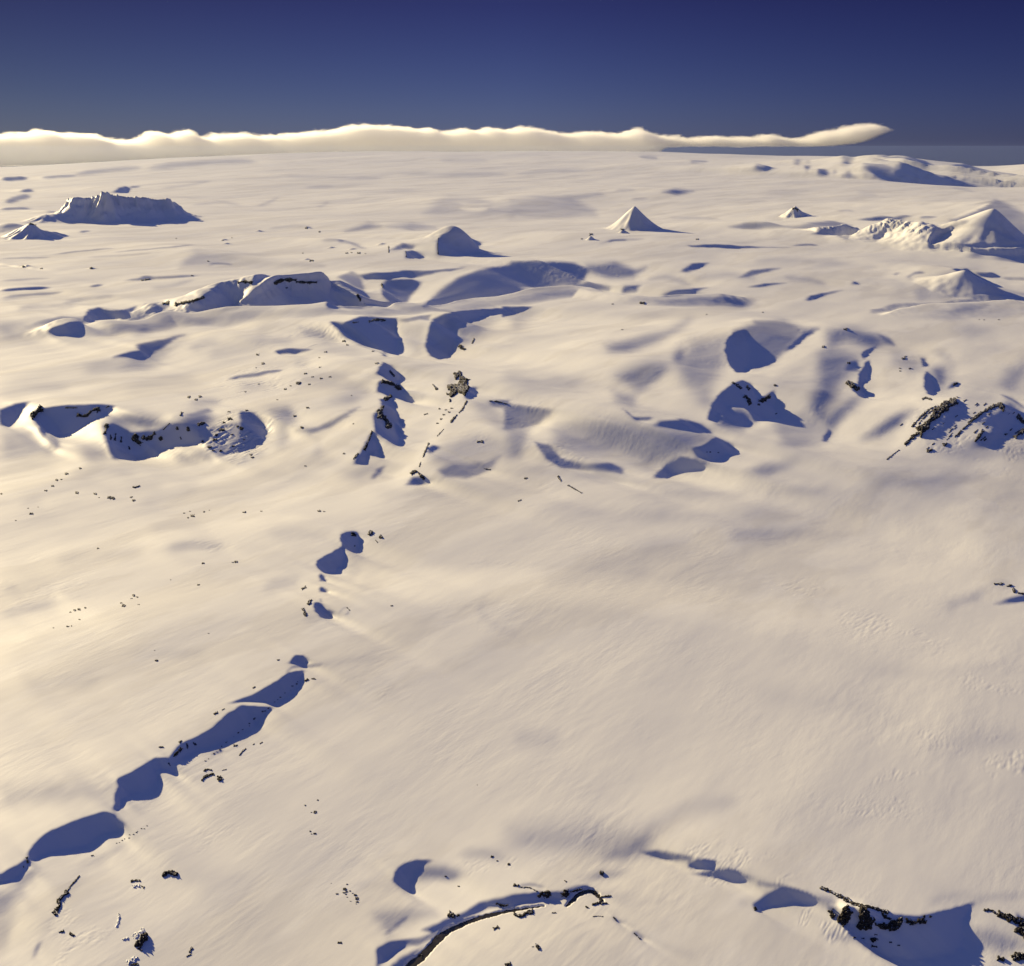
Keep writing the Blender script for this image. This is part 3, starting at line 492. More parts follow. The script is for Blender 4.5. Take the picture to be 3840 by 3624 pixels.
def solve_tones(fade, cellm, lam, back=.3, iters=8, jit=3.0):
    """integrate the traced slopes into heights on a grid laid along the sun's bearing"""
    global Z
    rmin, rmax = fade[0], fade[3]
    es = np.array([-math.sin(SUN_AZ), -math.cos(SUN_AZ)]); et = np.array([-es[1], es[0]])
    cs = [(r * math.sin(b), r * math.cos(b)) for r in (rmin * .9, rmax) for b in np.radians([-38, -20, 0, 20, 38])]
    ss = [p[0] * es[0] + p[1] * es[1] for p in cs]; ts = [p[0] * et[0] + p[1] * et[1] for p in cs]
    s_ = np.arange(min(ss) - lam * .3, max(ss) + lam * .8, cellm, dtype=np.float32); t_ = np.arange(min(ts), max(ts), cellm, dtype=np.float32)
    Xg = s_[:, None] * np.float32(es[0]) + t_[None, :] * np.float32(et[0]); Yg = s_[:, None] * np.float32(es[1]) + t_[None, :] * np.float32(et[1])
    rg = np.hypot(Xg, Yg)
    ok = (rg > rmin) & (rg < rmax) & (np.abs(np.arctan2(Xg, Yg)) < math.radians(42)) & (Yg > 0)
    xi, yi = Xg[ok], Yg[ok]
    zb = zat(xi, yi).astype(np.float32)
    w = (smooth((rg[ok] - fade[0]) / (fade[1] - fade[0])) * smooth((fade[3] - rg[ok]) / (fade[3] - fade[2]))).astype(np.float32)
    jl = float(np.median(rg[ok])) / 100.0
    j1 = (fbm(xi / jl, yi / jl, 5, 501, gain=.62) * jit * 1.3 + fbm(xi / (jl * .18), yi / (jl * .18), 2, 517) * jit * .45).astype(np.float32); j2 = (fbm(xi / jl + 31, yi / jl, 3, 507) * jit * .5).astype(np.float32)
    h = np.zeros(Xg.shape, np.float32); T_ = np.zeros(Xg.shape, np.float32); Tp = None
    cp, sp_ = np.float32(math.cos(PITCH)), np.float32(math.sin(PITCH))
    for it in range(iters):
        dz = zb + h[ok] - np.float32(CAM_H)
        fw = yi * cp - dz * sp_
        U = (W_PX / 2 + F_PX * xi / fw + j1) / 2; V = (H_PX / 2 - F_PX * (yi * sp_ + dz * cp) / fw + j2) / 2
        U = np.clip(U, 0, TM.shape[1] - 1.01); V = np.clip(V, 0, TM.shape[0] - 1.01)
        u0 = U.astype(np.int32); v0 = V.astype(np.int32); fu = U - u0; fv = V - v0
        val = (TM[v0, u0] * (1 - fu) * (1 - fv) + TM[v0, u0 + 1] * fu * (1 - fv) + TM[v0 + 1, u0] * (1 - fu) * fv + TM[v0 + 1, u0 + 1] * fu * fv) * w
        Tp = val if Tp is None else Tp * .45 + val * .55
        T_[ok] = Tp
        a_ = np.float32(1 - cellm / lam); cm_ = np.float32(cellm)
        for sweep in (0, 1):
            acc = np.zeros(len(t_), np.float32)
            for i in (range(len(s_)) if sweep == 0 else range(len(s_) - 1, -1, -1)):
                row = T_[i]
                acc = acc * a_ - row * cm_ if sweep == 0 else acc * a_ + row * cm_
                quiet = np.float32(.24) * (np.abs(row[1:-1]) < .06)
                acc[1:-1] += quiet * (acc[:-2] - 2 * acc[1:-1] + acc[2:])
                if sweep == 0: h[i] = acc * np.float32(1 - back)
                else: h[i] += acc * np.float32(back)
        for _ in range(1):
            h[:, 1:-1] = h[:, 1:-1] * .5 + (h[:, :-2] + h[:, 2:]) * .25
    for _ in range(1):
        h[1:-1] = h[1:-1] * .5 + (h[:-2] + h[2:]) * .25
    i0, i1 = np.searchsorted(R, rmin * .8), np.searchsorted(R, rmax * 1.05)
    x, y = X[i0:i1], Y[i0:i1]
    a = (x * es[0] + y * es[1] - s_[0]) / cellm; b = (x * et[0] + y * et[1] - t_[0]) / cellm
    good = (a >= 0) & (b >= 0) & (a < len(s_) - 1.01) & (b < len(t_) - 1.01)
    a = np.clip(a, 0, len(s_) - 1.01); b = np.clip(b, 0, len(t_) - 1.01)
    a0 = a.astype(np.int32); b0 = b.astype(np.int32); fa = a - a0; fb = b - b0
    v = h[a0, b0] * (1 - fa) * (1 - fb) + h[a0 + 1, b0] * fa * (1 - fb) + h[a0, b0 + 1] * (1 - fa) * fb + h[a0 + 1, b0 + 1] * fa * fb
    Z[i0:i1] += v * good * smooth((RR[i0:i1] - rmin * .81) / (rmin * .12)) * smooth((rmax * 1.05 - RR[i0:i1]) / (rmax * .05))


def blur_rows(A, r0, rad):
    B_ = A[r0:].copy()
    for _ in range(3):
        for ax in (0, 1):
            c = np.cumsum(np.pad(B_, [(rad + 1, rad) if k_ == ax else (0, 0) for k_ in (0, 1)], mode='edge'), axis=ax, dtype=np.float64)
            n_ = B_.shape[ax]
            B_ = ((c[2 * rad + 1:] - c[:-2 * rad - 1])[:n_] if ax == 0 else (c[:, 2 * rad + 1:] - c[:, :-2 * rad - 1])[:, :n_]) / (2 * rad + 1)
    f_ = smooth(np.arange(len(B_)) / 40.0)[:, None]
    A[r0:] = A[r0:] * (1 - f_) + B_ * f_


for dark in (False, True):                      # broad soft slopes first, then the steep faces with crisp lips
    for q in TONES:
        v_ = q[3] if len(q) == 5 else q[2]
        if (abs(v_) >= .25) != dark: continue
        gk = 1 if dark else (1.9 if q[0] in 'ABCD' and v_ > 0 else 1.35)
        if len(q) == 5: streak(q[0], q[1], q[2], q[3] * gk, q[4])
        else: poly(q[0], q[1], q[2] * gk, q[3] * (1 if dark else 1.7))
    if not dark: blur_rows(TM, 560, 5)

# flat-topped nunatak on the left plain
stroke([(236, 800, 10), (248, 770, 42), (262, 745, 66), (280, 738, 74), (350, 738, 74), (392, 718, 94), (428, 727, 85), (470, 733, 79), (543, 735, 77), (594, 748, 64), (632, 745, 67), (648, 768, 44), (660, 800, 10)], [(-60, 0), (-30, 40), (-10, 84), (0, 94), (18, 66), (70, 10), (95, 0)], warp=7, wl=30, rib=17, ribw=15, taper=(.02, .02))
mound((120, 843), 62, 60, 42, power='cone', rib=.3)
mound((170, 806), 60, 50, 22, rib=.2)
mound((20, 850), 80, 50, 22)
# pyramid
mound((2380, 767), 66, 70, 86, power='cone', warp=.05, rib=.08)
mound((2215, 882), 18, 14, 16, power='lin'); mound((2333, 862), 16, 12, 14, power='lin')
mound((2981, 780), 44, 40, 36, power='lin', rib=.25)
# fluted ridges and the big peak on the right
mound((3733, 750), 178, 165, 158, power='cone', warp=.03, rib=.03)
stroke([(3031, 885, 4), (3080, 862, 24), (3142, 850, 36), (3190, 856, 28), (3220, 870, 10)], [(-100, 0), (-30, 20), (0, 36), (50, 4), (70, 0)], warp=5, wl=40, rib=9, ribw=11, taper=(.05, .05))
stroke([(3187, 892, 6), (3240, 856, 40), (3293, 833, 60), (3350, 820, 72), (3420, 828, 66), (3480, 845, 44), (3530, 872, 14)], [(-110, 0), (-40, 40), (0, 72), (100, 10), (140, 0)], warp=7, wl=50, rib=10, ribw=14, taper=(.03, .03))
stroke([(3445, 922), (3520, 914), (3640, 915), (3740, 914), (3840, 905), (3940, 900)], [(-90, 0), (-20, 8), (0, 13), (14, 2), (18, 0)], h=10, warp=4, wl=20, rib=7, ribw=10, taper=(.2, .1))
# helmet shaped hill left of the middle
mound((1705, 868), 88, 80, 66, power='g', warp=.1)
# long grey drift hill
for p in [(100, 995), (345, 1006), (840, 900), (970, 868), (1150, 978), (850, 915), (1240, 940), (1320, 948), (1430, 935)]:
    mound(p, 12, 8, 5, warp=.3, wl=10)

def broad(w, h, a=.4, b=.45):
    return [(-w, 0), (-w * .5, h * a), (0, h), (w * .55, h * b), (w * 1.15, 0)]



solve_tones((19000, 21000, 56000, 60000), 32 / max(RES, .5), 4200.0, back=.65)
solve_tones((8200, 9200, 19000, 21000), 13 / max(RES, .5), 2600.0, back=.5)

# scarps left of it
stroke([(860, 1152, 8), (925, 1118, 40), (985, 1078, 72), (1028, 1056, 88), (1060, 1048, 90), (1113, 1044, 92), (1160, 1044, 90), (1214, 1047, 84), (1240, 1066, 60), (1300, 1100, 38), (1390, 1140, 12)], [(-420, 0), (-200, 46), (-40, 84), (0, 92), (14, 70), (110, 8), (160, 0)], warp=5, wl=50, rib=5, ribw=30, taper=(.03, .03))
stroke([(540, 1146, 8), (563, 1141, 18), (619, 1131, 30), (690, 1120, 40), (755, 1108, 48), (810, 1085, 54), (855, 1066, 46), (931, 1052, 32), (1000, 1046, 14)], [(-380, 0), (-140, 26), (0, 54), (80, 2), (110, 0)], warp=6, wl=50, rib=4, ribw=30, taper=(.05, .05))

# the long bare ridge: smooth near side, falls away behind
stroke([(-80, 1240), (100, 1222), (250, 1205), (312, 1203), (420, 1205), (500, 1195), (619, 1164), (760, 1162), (900, 1162), (1050, 1166), (1200, 1166), (1353, 1162), (1450, 1150), (1600, 1138), (1750, 1120), (1900, 1102), (2026, 1082), (2182, 1080), (2292, 1098), (2400, 1112), (2478, 1114), (2604, 1106), (2760, 1098), (2900, 1086)], [(-190, 0), (-90, -14), (-30, 6), (0, 24), (40, 20), (150, 0)], h=24, warp=3, wl=120, taper=(.05, .06))
# low hill and cone at right edge
mound((3600, 1045), 200, 170, 26, warp=.1)
mound((3620, 1012), 100, 95, 62, power='cone', warp=.1, rib=.02)
stroke([(3280, 1180), (3380, 1160), (3470, 1140), (3560, 1137), (3700, 1130), (3860, 1124)], [(-110, 0), (-60, -7), (-20, 4), (0, 14), (60, 10), (200, 0)], h=14, warp=6, wl=90, taper=(.2, .05))

mound((3720, 1500), 300, 210, 26, warp=.1)
solve_tones((2900, 3100, 8200, 9200), 6.5 / max(RES, .5), 1500.0, back=.3)

# bare dome inside the bend of the stream, knobs under the crags
mound((1960, 3560), 330, 260, 20, warp=.05, wl=300)
mound((3180, 3420), 26, 40, 18, warp=.1); mound((3245, 3430), 30, 40, 20, warp=.1)
solve_tones((1020, 1050, 2900, 3100), 2.4 / max(RES, .5), 420.0, back=.25, jit=3.5)

# bed and water of the open stream ---------------------------------------------
def water(name, pts, widths, depth, label):
    C = catmull([cast(p[0], p[1]) for p in pts], 6)
    Wd = np.interp(np.linspace(0, len(widths) - 1, len(C)), np.arange(len(widths)), widths)
    P = C[:, :2]; S = C[:, 3]
    wi, wj = window(P, 90 * S.max())
    x = X[wi, wj]; y = Y[wi, wj]
    best = np.full(x.shape, 1e18); sc = np.ones(x.shape); hw = np.ones(x.shape); bz = np.zeros(x.shape)
    for q in range(len(P) - 1):
        a, b = P[q], P[q + 1]; e = b - a; ee = e @ e + 1e-9
        t = np.clip(((x - a[0]) * e[0] + (y - a[1]) * e[1]) / ee, 0, 1)
        d2 = (x - a[0] - t * e[0]) ** 2 + (y - a[1] - t * e[1]) ** 2
        m = d2 < best
        best = np.where(m, d2, best); sc = np.where(m, S[q], sc)
        hw = np.where(m, (Wd[q] + t * (Wd[q + 1] - Wd[q])) / 2, hw)
        bz = np.where(m, C[q, 2] * (1 - t) + C[q + 1, 2] * t, bz)
    d = np.sqrt(best) / sc
    s0 = S.mean()
    d = d + 2.5 * fbm(x / (14 * s0), y / (14 * s0), 3, 77)
    f = smooth((hw + 4 - d) / 5.0)
    Z[wi, wj] = Z[wi, wj] * (1 - f) + (bz - (depth + 2.2) * sc) * f
    vs, fs = [], []
    for q in range(len(P)):
        t_ = P[min(q + 1, len(P) - 1)] - P[max(q - 1, 0)]; t_ = t_ / (np.hypot(*t_) + 1e-9)
        n_ = np.array([t_[1], -t_[0]])
        for s_ in (-1, -.33, .33, 1):
            w_ = s_ * (Wd[q] / 2 + 5) * S[q]
            vs.append((P[q][0] + n_[0] * w_, P[q][1] + n_[1] * w_, C[q, 2] - depth * S[q]))
        if q:
            for k in range(3):
                a = (q - 1) * 4 + k
                fs.append((a, a + 1, a + 5, a + 4))
    return name, vs, fs, label


waters = [
    water("stream", [(1515, 3700), (1538, 3624), (1580, 3589), (1626, 3539), (1669, 3498), (1729, 3468), (1795, 3443), (1880, 3420), (1955, 3408), (2040, 3396)], [38, 34, 28, 24, 26, 20, 18, 12, 9, 4], 4.0, "dark open water of the stream curving round the bare snow dome"),
    water("stream_pool", [(2125, 3396), (2150, 3372), (2175, 3350), (2212, 3338), (2240, 3356), (2262, 3378)], [8, 14, 16, 12, 12, 5], 4.0, "short dark loop of open water between rocks, upstream end"),
]

# wind-packed texture -----------------------------------------------------------
def patch(poly_c, rx, ry, lam, amp, ax=6.0, seed=0, rot=None, ridged=True):
    """field of small wind ridges round a photo pixel"""
    cx, cy, cz, s = cast(*poly_c)
    wi, wj = window(np.array([[cx, cy]]), 1.6 * max(rx, ry) * s)
    x = X[wi, wj]; y = Y[wi, wj]
    r = np.hypot((x - cx) / (rx * s), (y - cy) / (ry * s)) + 0.35 * fbm(x / (60 * s), y / (60 * s), 3, seed + 3)
    m = smooth((1.0 - r) / 0.5)
    a = SW if rot is None else rot
    u = x * math.cos(a) - y * math.sin(a); v = x * math.sin(a) + y * math.cos(a)
    n = perlin(u / (lam * s), v / (lam * ax * s), seed) + .5 * perlin(u / (lam * .5 * s), v / (lam * ax * .5 * s), seed + 1)
    if ridged: n = 0.6 - np.abs(n) * 1.6
    gap = smooth((fbm(u / (lam * 9 * s), v / (lam * 16 * s), 2, seed + 11) + .25) / .5)
    Z[wi, wj] += n * amp * s * m * gap * 0.5


for k_, q in enumerate([
    ((800, 3130), 90, 120, 9, .9), ((860, 3150), 60, 60, 8, 1.0), ((300, 3560), 110, 140, 10, 1.4), ((250, 3450), 90, 80, 9, 1.0), ((560, 2985), 70, 90, 9, 1.3),
    ((2230, 3130), 160, 60, 12, .5), ((2700, 3215), 150, 120, 11, 1.5), ((2880, 3260), 120, 90, 11, 1.2), ((2960, 3430), 90, 60, 9, 1.8), ((3110, 3500), 90, 50, 12, 2.0),
    ((3320, 2360), 200, 220, 16, 1.1), ((3480, 2410), 120, 120, 14, 1.0), ((3700, 2560), 150, 90, 13, .9), ((3760, 2830), 160, 150, 16, 1.6), ((3420, 2780), 220, 80, 12, .8), ((3430, 2960), 160, 120, 13, 1.0), ((3250, 3020), 220, 70, 11, .8), ((2980, 2190), 110, 150, 14, .9),
    ((740, 2055), 140, 110, 9, 1.5), ((820, 1985), 90, 90, 9, .9), ((1480, 2610), 90, 80, 9, .8), ((1500, 2740), 110, 60, 9, .9), ((1830, 2110), 90, 120, 10, .8), ((1850, 2350), 110, 120, 10, .6), ((130, 2200), 200, 120, 11, 1.0), ((180, 2270), 160, 100, 11, .9),
    ((2100, 1700), 150, 160, 8, 1.3), ((2250, 1620), 260, 220, 9, .8), ((2650, 1300), 160, 300, 8, .9), ((1980, 1540), 120, 200, 8, 1.4), ((1950, 1010), 300, 260, 6, 1.2), ((2200, 1030), 300, 200, 6, .9), ((1130, 1260), 220, 260, 8, 2.2), ((1000, 1420), 280, 360, 10, 2.6), ((890, 1630), 150, 260, 12, 7.0), ((1760, 1650), 90, 130, 8, .9), ((3620, 1620), 280, 260, 10, 1.8), ((3000, 1560), 120, 120, 8, .8), ((3180, 1450), 120, 160, 9, .7), ((3100, 1250), 160, 160, 8, .6), ((700, 1320), 200, 200, 8, .7), ((700, 1700), 180, 150, 8, .8), ((1280, 2160), 60, 120, 9, .8), ((1990, 3240), 160, 60, 10, .8), ((1780, 3250), 90, 60, 10, .9)]):
    patch(q[0], q[1], q[2], q[3], q[4], seed=200 + k_ * 5)

# patchy wind ripples over the whole near field, strongest on the shaded, wind-packed slopes
pm = smooth((fbm(X / 260 + 7, Y / 420, 3, 733) + .05) / .6) * smooth((5200 - RR) / 1500)
for lam_, amp_, sd_ in ((22, .006, 741), (11, .007, 743), (6, .007, 747)):
    n_ = .5 - np.abs(perlin(wx / lam_ + .35 * fbm(X / 90, Y / 90, 2, sd_ + 1), wy / (lam_ * 5), sd_)) * 1.6
    Z += n_ * amp_ * lam_ * pm * smooth((lam_ / cell - 2.2) / 3.0)

# ------------------------------------------------------------------ mesh helpers
def link_mesh(name, co, faces, mat, parent=None, smooth_shade=True):
    me = bpy.data.meshes.new(name)
    co = np.asarray(co, np.float32); faces = np.asarray(faces, np.int32)
    n = faces.shape[1]
    me.vertices.add(len(co)); me.vertices.foreach_set("co", co.ravel())
    me.loops.add(faces.size); me.loops.foreach_set("vertex_index", faces.ravel())
    me.polygons.add(len(faces))
    me.polygons.foreach_set("loop_start", np.arange(0, faces.size, n, dtype=np.int32))
    if smooth_shade: me.polygons.foreach_set("use_smooth", np.ones(len(faces), bool))
    me.update(calc_edges=True)
    if mat: me.materials.append(mat)
    o = bpy.data.objects.new(name, me)
    scene.collection.objects.link(o)
    if parent is not None: o.parent = parent
    return o


def tag(o, label=None, category=None, group=None, kind=None):
    if label: o["label"] = label
    if category: o["category"] = category
    if group: o["group"] = group
    if kind: o["kind"] = kind
    return o


# ------------------------------------------------------------------ materials
def snow_material(name, fine=1.0, base=(0.77, 0.77, 0.76)):
    m = bpy.data.materials.new(name); m.use_nodes = True
    n, l = m.node_tree.nodes, m.node_tree.links
    p = n['Principled BSDF']
    p.inputs['Base Color'].default_value = (*base, 1)
    p.inputs['Roughness'].default_value = 0.55
    p.inputs['Specular IOR Level'].default_value = 0.15
    tc = n.new('ShaderNodeTexCoord')
    mp = n.new('ShaderNodeMapping'); mp.inputs['Rotation'].default_value = (0, 0, SW)
    l.new(tc.outputs['Object'], mp.inputs['Vector'])
    mp2 = n.new('ShaderNodeMapping'); mp2.inputs['Scale'].default_value = (1, .3, 1)
    l.new(mp.outputs[0], mp2.inputs['Vector']); mp = mp2
    n1 = n.new('ShaderNodeTexNoise'); n1.inputs['Scale'].default_value = 0.045; n1.inputs['Detail'].default_value = 5; n1.inputs['Roughness'].default_value = .55
    l.new(mp.outputs[0], n1.inputs['Vector'])
    pn = n.new('ShaderNodeTexNoise'); pn.inputs['Scale'].default_value = .004; pn.inputs['Detail'].default_value = 4
    l.new(tc.outputs['Object'], pn.inputs['Vector'])
    pr = n.new('ShaderNodeMapRange'); pr.inputs[1].default_value = .4; pr.inputs[2].default_value = .65; pr.inputs[3].default_value = .12 * fine; pr.inputs[4].default_value = .6 * fine
    l.new(pn.outputs[0], pr.inputs[0])
    b1 = n.new('ShaderNodeBump'); l.new(pr.outputs[0], b1.inputs['Strength']); b1.inputs['Strength'].default_value = 0.32 * fine; b1.inputs['Distance'].default_value = 1.6
    l.new(n1.outputs[0], b1.inputs['Height'])
    l.new(b1.outputs[0], p.inputs['Normal'])
    # wind crust: slightly duller and rougher lobes
    n2 = n.new('ShaderNodeTexNoise'); n2.inputs['Scale'].default_value = 0.0022; n2.inputs['Detail'].default_value = 6; n2.inputs['Roughness'].default_value = .6
    l.new(mp.outputs[0], n2.inputs['Vector'])
    r = n.new('ShaderNodeValToRGB'); r.color_ramp.elements[0].position = .52; r.color_ramp.elements[1].position = .56
    r.color_ramp.elements[0].color = (*base, 1); r.color_ramp.elements[1].color = (base[0] * .93, base[1] * .925, base[2] * .92, 1)
    l.new(n2.outputs[0], r.inputs[0]); l.new(r.outputs[0], p.inputs['Base Color'])
    return m


MAT_SNOW = snow_material("snow")


def simple(name, col, rough, bump=0, scale=1.0):
    m = bpy.data.materials.new(name); m.use_nodes = True
    n, l = m.node_tree.nodes, m.node_tree.links
    p = n['Principled BSDF']
    p.inputs['Roughness'].default_value = rough
    tc = n.new('ShaderNodeTexCoord'); nz = n.new('ShaderNodeTexNoise'); nz.inputs['Scale'].default_value = scale; nz.inputs['Detail'].default_value = 6
    l.new(tc.outputs['Object'], nz.inputs['Vector'])
    r = n.new('ShaderNodeValToRGB')
    r.color_ramp.elements[0].color = (*[c * .55 for c in col], 1); r.color_ramp.elements[1].color = (*[c * 1.4 for c in col], 1)
    r.color_ramp.elements[0].position = .35; r.color_ramp.elements[1].position = .7
    l.new(nz.outputs[0], r.inputs[0]); l.new(r.outputs[0], p.inputs['Base Color'])
    if bump:
        b = n.new('ShaderNodeBump'); b.inputs['Strength'].default_value = .8; b.inputs['Distance'].default_value = bump
        l.new(nz.outputs[0], b.inputs['Height']); l.new(b.outputs[0], p.inputs['Normal'])
    return m


MAT_WATER = simple("stream_water", (0.035, 0.03, 0.022), 0.25, 0.2, 0.12)

# ------------------------------------------------------------------ the ground as one sheet
def grid_faces(ni, nj):
    a = (np.arange(ni - 1)[:, None] * nj + np.arange(nj - 1)[None, :]).ravel()
    return np.stack([a, a + 1, a + nj + 1, a + nj], 1)


field = link_mesh("snowfield", np.stack([X, Y, Z], -1).reshape(-1, 3), grid_faces(*Z.shape)[:, ::-1], MAT_SNOW)
tag(field, "wide snow-covered highland with ridges, gullies and peaks", "snow terrain", kind="structure")
for nm, vs, fs, lb in waters:
    tag(link_mesh(nm, vs, fs, MAT_WATER), lb, "stream", kind="structure")

# ------------------------------------------------------------------ bare rock showing through the snow
def rock_material():
    m = bpy.data.materials.new("dark_rock"); m.use_nodes = True
    n, l = m.node_tree.nodes, m.node_tree.links
    p = n['Principled BSDF']; p.inputs['Roughness'].default_value = .85; p.inputs['Specular IOR Level'].default_value = .25
    tc = n.new('ShaderNodeTexCoord')
    nz = n.new('ShaderNodeTexNoise'); nz.inputs['Scale'].default_value = .12; nz.inputs['Detail'].default_value = 7; nz.inputs['Roughness'].default_value = .65
    l.new(tc.outputs['Object'], nz.inputs['Vector'])
    r = n.new('ShaderNodeValToRGB')
    r.color_ramp.elements[0].color = (.014, .013, .014, 1); r.color_ramp.elements[1].color = (.055, .045, .033, 1)
    r.color_ramp.elements[0].position = .35; r.color_ramp.elements[1].position = .72
    l.new(nz.outputs[0], r.inputs[0])
    # snow lodged on the flat ledges
    g = n.new('ShaderNodeNewGeometry'); sp = n.new('ShaderNodeSeparateXYZ'); l.new(g.outputs['Normal'], sp.inputs[0])
    nz2 = n.new('ShaderNodeTexNoise'); nz2.inputs['Scale'].default_value = .25; nz2.inputs['Detail'].default_value = 4
    l.new(tc.outputs['Object'], nz2.inputs['Vector'])
    ad = n.new('ShaderNodeMath'); ad.operation = 'MULTIPLY_ADD'; ad.inputs[1].default_value = .5
    l.new(nz2.outputs[0], ad.inputs[0]); l.new(sp.outputs[2], ad.inputs[2])
    mr = n.new('ShaderNodeMapRange'); mr.inputs[1].default_value = 1.24; mr.inputs[2].default_value = 1.30
    l.new(ad.outputs[0], mr.inputs[0])
    mx = n.new('ShaderNodeMix'); mx.data_type = 'RGBA'; mx.inputs[7].default_value = (.74, .75, .79, 1)
    l.new(mr.outputs[0], mx.inputs[0]); l.new(r.outputs[0], mx.inputs[6])
    l.new(mx.outputs[2], p.inputs['Base Color'])
    b = n.new('ShaderNodeBump'); b.inputs['Strength'].default_value = .7; b.inputs['Distance'].default_value = 1.5
    l.new(nz.outputs[0], b.inputs['Height']); l.new(b.outputs[0], p.inputs['Normal'])
    return m


MAT_ROCK = rock_material()
MAT_ICE = simple("rime_ice", (.78, .80, .84), .5, .3, .3)
_rk = [0]
ROCKS = []


def outcrop(pts, w, label, gap=0.25, group=None, name="rock_outcrop", cat="rock outcrop", mat=None, tall=None, parent=None):
    """ragged rock poking out of the snow along a line of photo pixels; w = width in pixels"""
    _rk[0] += 1
    sd = 300 + _rk[0] * 13
    P = np.asarray([pts] if not hasattr(pts[0], '__len__') else pts, float)
    if len(P) == 1: P = np.array([P[0] - [w * .6, 0], P[0] + [w * .6, 0]])
    if len(P) > 2: P = catmull(P, 4)
    L = np.concatenate([[0], np.cumsum(np.hypot(*np.diff(P, axis=0).T))]); T = L[-1]
    step = min(max(T / 90, w / 26, 1.1), 4.0) if w < 12 else max(T / 100, w / 24, 1.6)
    ext = w * .35
    ns = max(5, int((T + 2 * ext) / step) + 1); nt = max(5, int(w * 1.5 / step) + 1)
    S_ = np.linspace(-ext, T + ext, ns); T_ = np.linspace(-w * .75, w * .75, nt)
    px = np.interp(S_, L, P[:, 0]); py = np.interp(S_, L, P[:, 1])
    d0 = (P[1] - P[0]) / (np.hypot(*(P[1] - P[0])) + 1e-6); d1 = (P[-1] - P[-2]) / (np.hypot(*(P[-1] - P[-2])) + 1e-6)
    px = np.where(S_ < 0, P[0, 0] + S_ * d0[0], np.where(S_ > T, P[-1, 0] + (S_ - T) * d1[0], px))
    py = np.where(S_ < 0, P[0, 1] + S_ * d0[1], np.where(S_ > T, P[-1, 1] + (S_ - T) * d1[1], py))
    tx = np.gradient(px); ty = np.gradient(py); ln = np.hypot(tx, ty); tx /= ln; ty /= ln
    U = (px[:, None] - ty[:, None] * T_[None, :]); V = (py[:, None] + tx[:, None] * T_[None, :])
    co = np.array([cast(u, v)[:3] for u, v in zip(U.ravel(), V.ravel())])
    c0 = cast(float(px[ns // 2]), float(py[ns // 2])); s = c0[3]
    e = 1.5 * s
    gx = (zat(co[:, 0] + e, co[:, 1]) - zat(co[:, 0] - e, co[:, 1])) / (2 * e)
    gy = (zat(co[:, 0], co[:, 1] + e) - zat(co[:, 0], co[:, 1] - e)) / (2 * e)
    N = np.stack([-gx, -gy, np.ones_like(gx)], 1); N /= np.linalg.norm(N, axis=1)[:, None]
    u_ = (U.ravel() + sd * 3.7); v_ = V.ravel()
    sg = np.repeat(S_, nt); tg = np.tile(T_, ns)
    fine = max(w * .22, 2.4)
    wid = w * .5 * np.clip(.85 + .7 * perlin(sg / max(w * 1.1, 6) + sd, sg * 0 + sd * .37, sd + 2), .35, 1.4)
    edge = 1 - np.maximum(np.abs(tg) / wid, 0) ** 2
    end = np.minimum((sg + ext * .6) / (w * .35), (T + ext * .6 - sg) / (w * .35))
    m = np.minimum(edge, np.clip(end, -1, 1)) + .75 * fbm(u_ / (w * .5), v_ / (w * .5), 3, sd)
    holes = fbm(u_ / fine / 1.6, v_ / fine / 1.3, 2, sd + 4)
    m = m - gap * 1.6 * smooth((holes + .15) * 2.2)
    rid = np.abs(fbm(u_ / fine, v_ / fine, 2, sd + 7)) + .4 * np.abs(perlin(u_ / (fine * .45), v_ / (fine * .45), sd + 9))
    tall = tall if tall is not None else min(w * .26, 6.0)
    hgt = np.where(m > 0, (0.25 + np.clip(m * 1.6, 0, 1) * (.35 + rid)) * tall, -0.9 * tall - 1.0)
    side = fbm(u_ / fine, v_ / fine, 2, sd + 20) * tall * .35
    co = co + N * (hgt * s)[:, None]
    co[:, 0] += side * s * (m > 0)
    base = np.array([c0[0], c0[1], c0[2]])
    a = (np.arange(ns - 1)[:, None] * nt + np.arange(nt - 1)[None, :]).ravel()
    f = np.stack([a, a + 1, a + nt + 1, a + nt], 1)
    keep = (m[f] > -0.9).any(1)
    mm = (m[f] > 0).any(1)
    f = f[mm] if mm.sum() > 3 else f
    # orient upward
    q = f[len(f) // 2]; nn = np.cross(co[q[1]] - co[q[0]], co[q[2]] - co[q[0]])
    if nn @ N[q[0]] < 0: f = f[:, ::-1]
    used = np.unique(f); ren = np.zeros(len(co), int); ren[used] = np.arange(len(used))
    ROCKS.append((w * (T + w) if name == 'rock_outcrop' else 1e9, name, co[used], ren[f], mat or MAT_ROCK, base, label, cat, group))


O = outcrop
# scarps behind the long bare ridge
O([(1030, 1064), (1055, 1052), (1085, 1050), (1110, 1052)], 15, "broad black rock band at the west end of the flat-topped scarp", .2)
O([(1112, 1058), (1150, 1060), (1186, 1060)], 11, "thin black rock ledge under the rim of the flat-topped scarp", .25)
O([(893, 1060), (918, 1057), (945, 1062)], 12, "dark ledge at the crest of the long sloping shadowed scarp", .25)
O([(612, 1140), (634, 1136)], 11, "small dark rock where the sloping scarp begins, above the bare ridge", .2)
O([(656, 1144), (690, 1136), (725, 1130), (765, 1116)], 13, "broken rock band half buried in the sloping shadowed scarp", .45)
O([(1340, 1106), (1352, 1126)], 14, "black rock standing at the right foot of the flat-topped scarp", .2)
O([(1075, 1080)], 7, "tiny rock on the shaded face below the flat-topped scarp", .2)
O([(1430, 1065), (1436, 1078)], 8, "small rock on the edge between two shaded hollows", .3)
O([(530, 1052), (560, 1048)], 8, "wind-scoured rocks on the left plain beside thin blue drifts", .4)
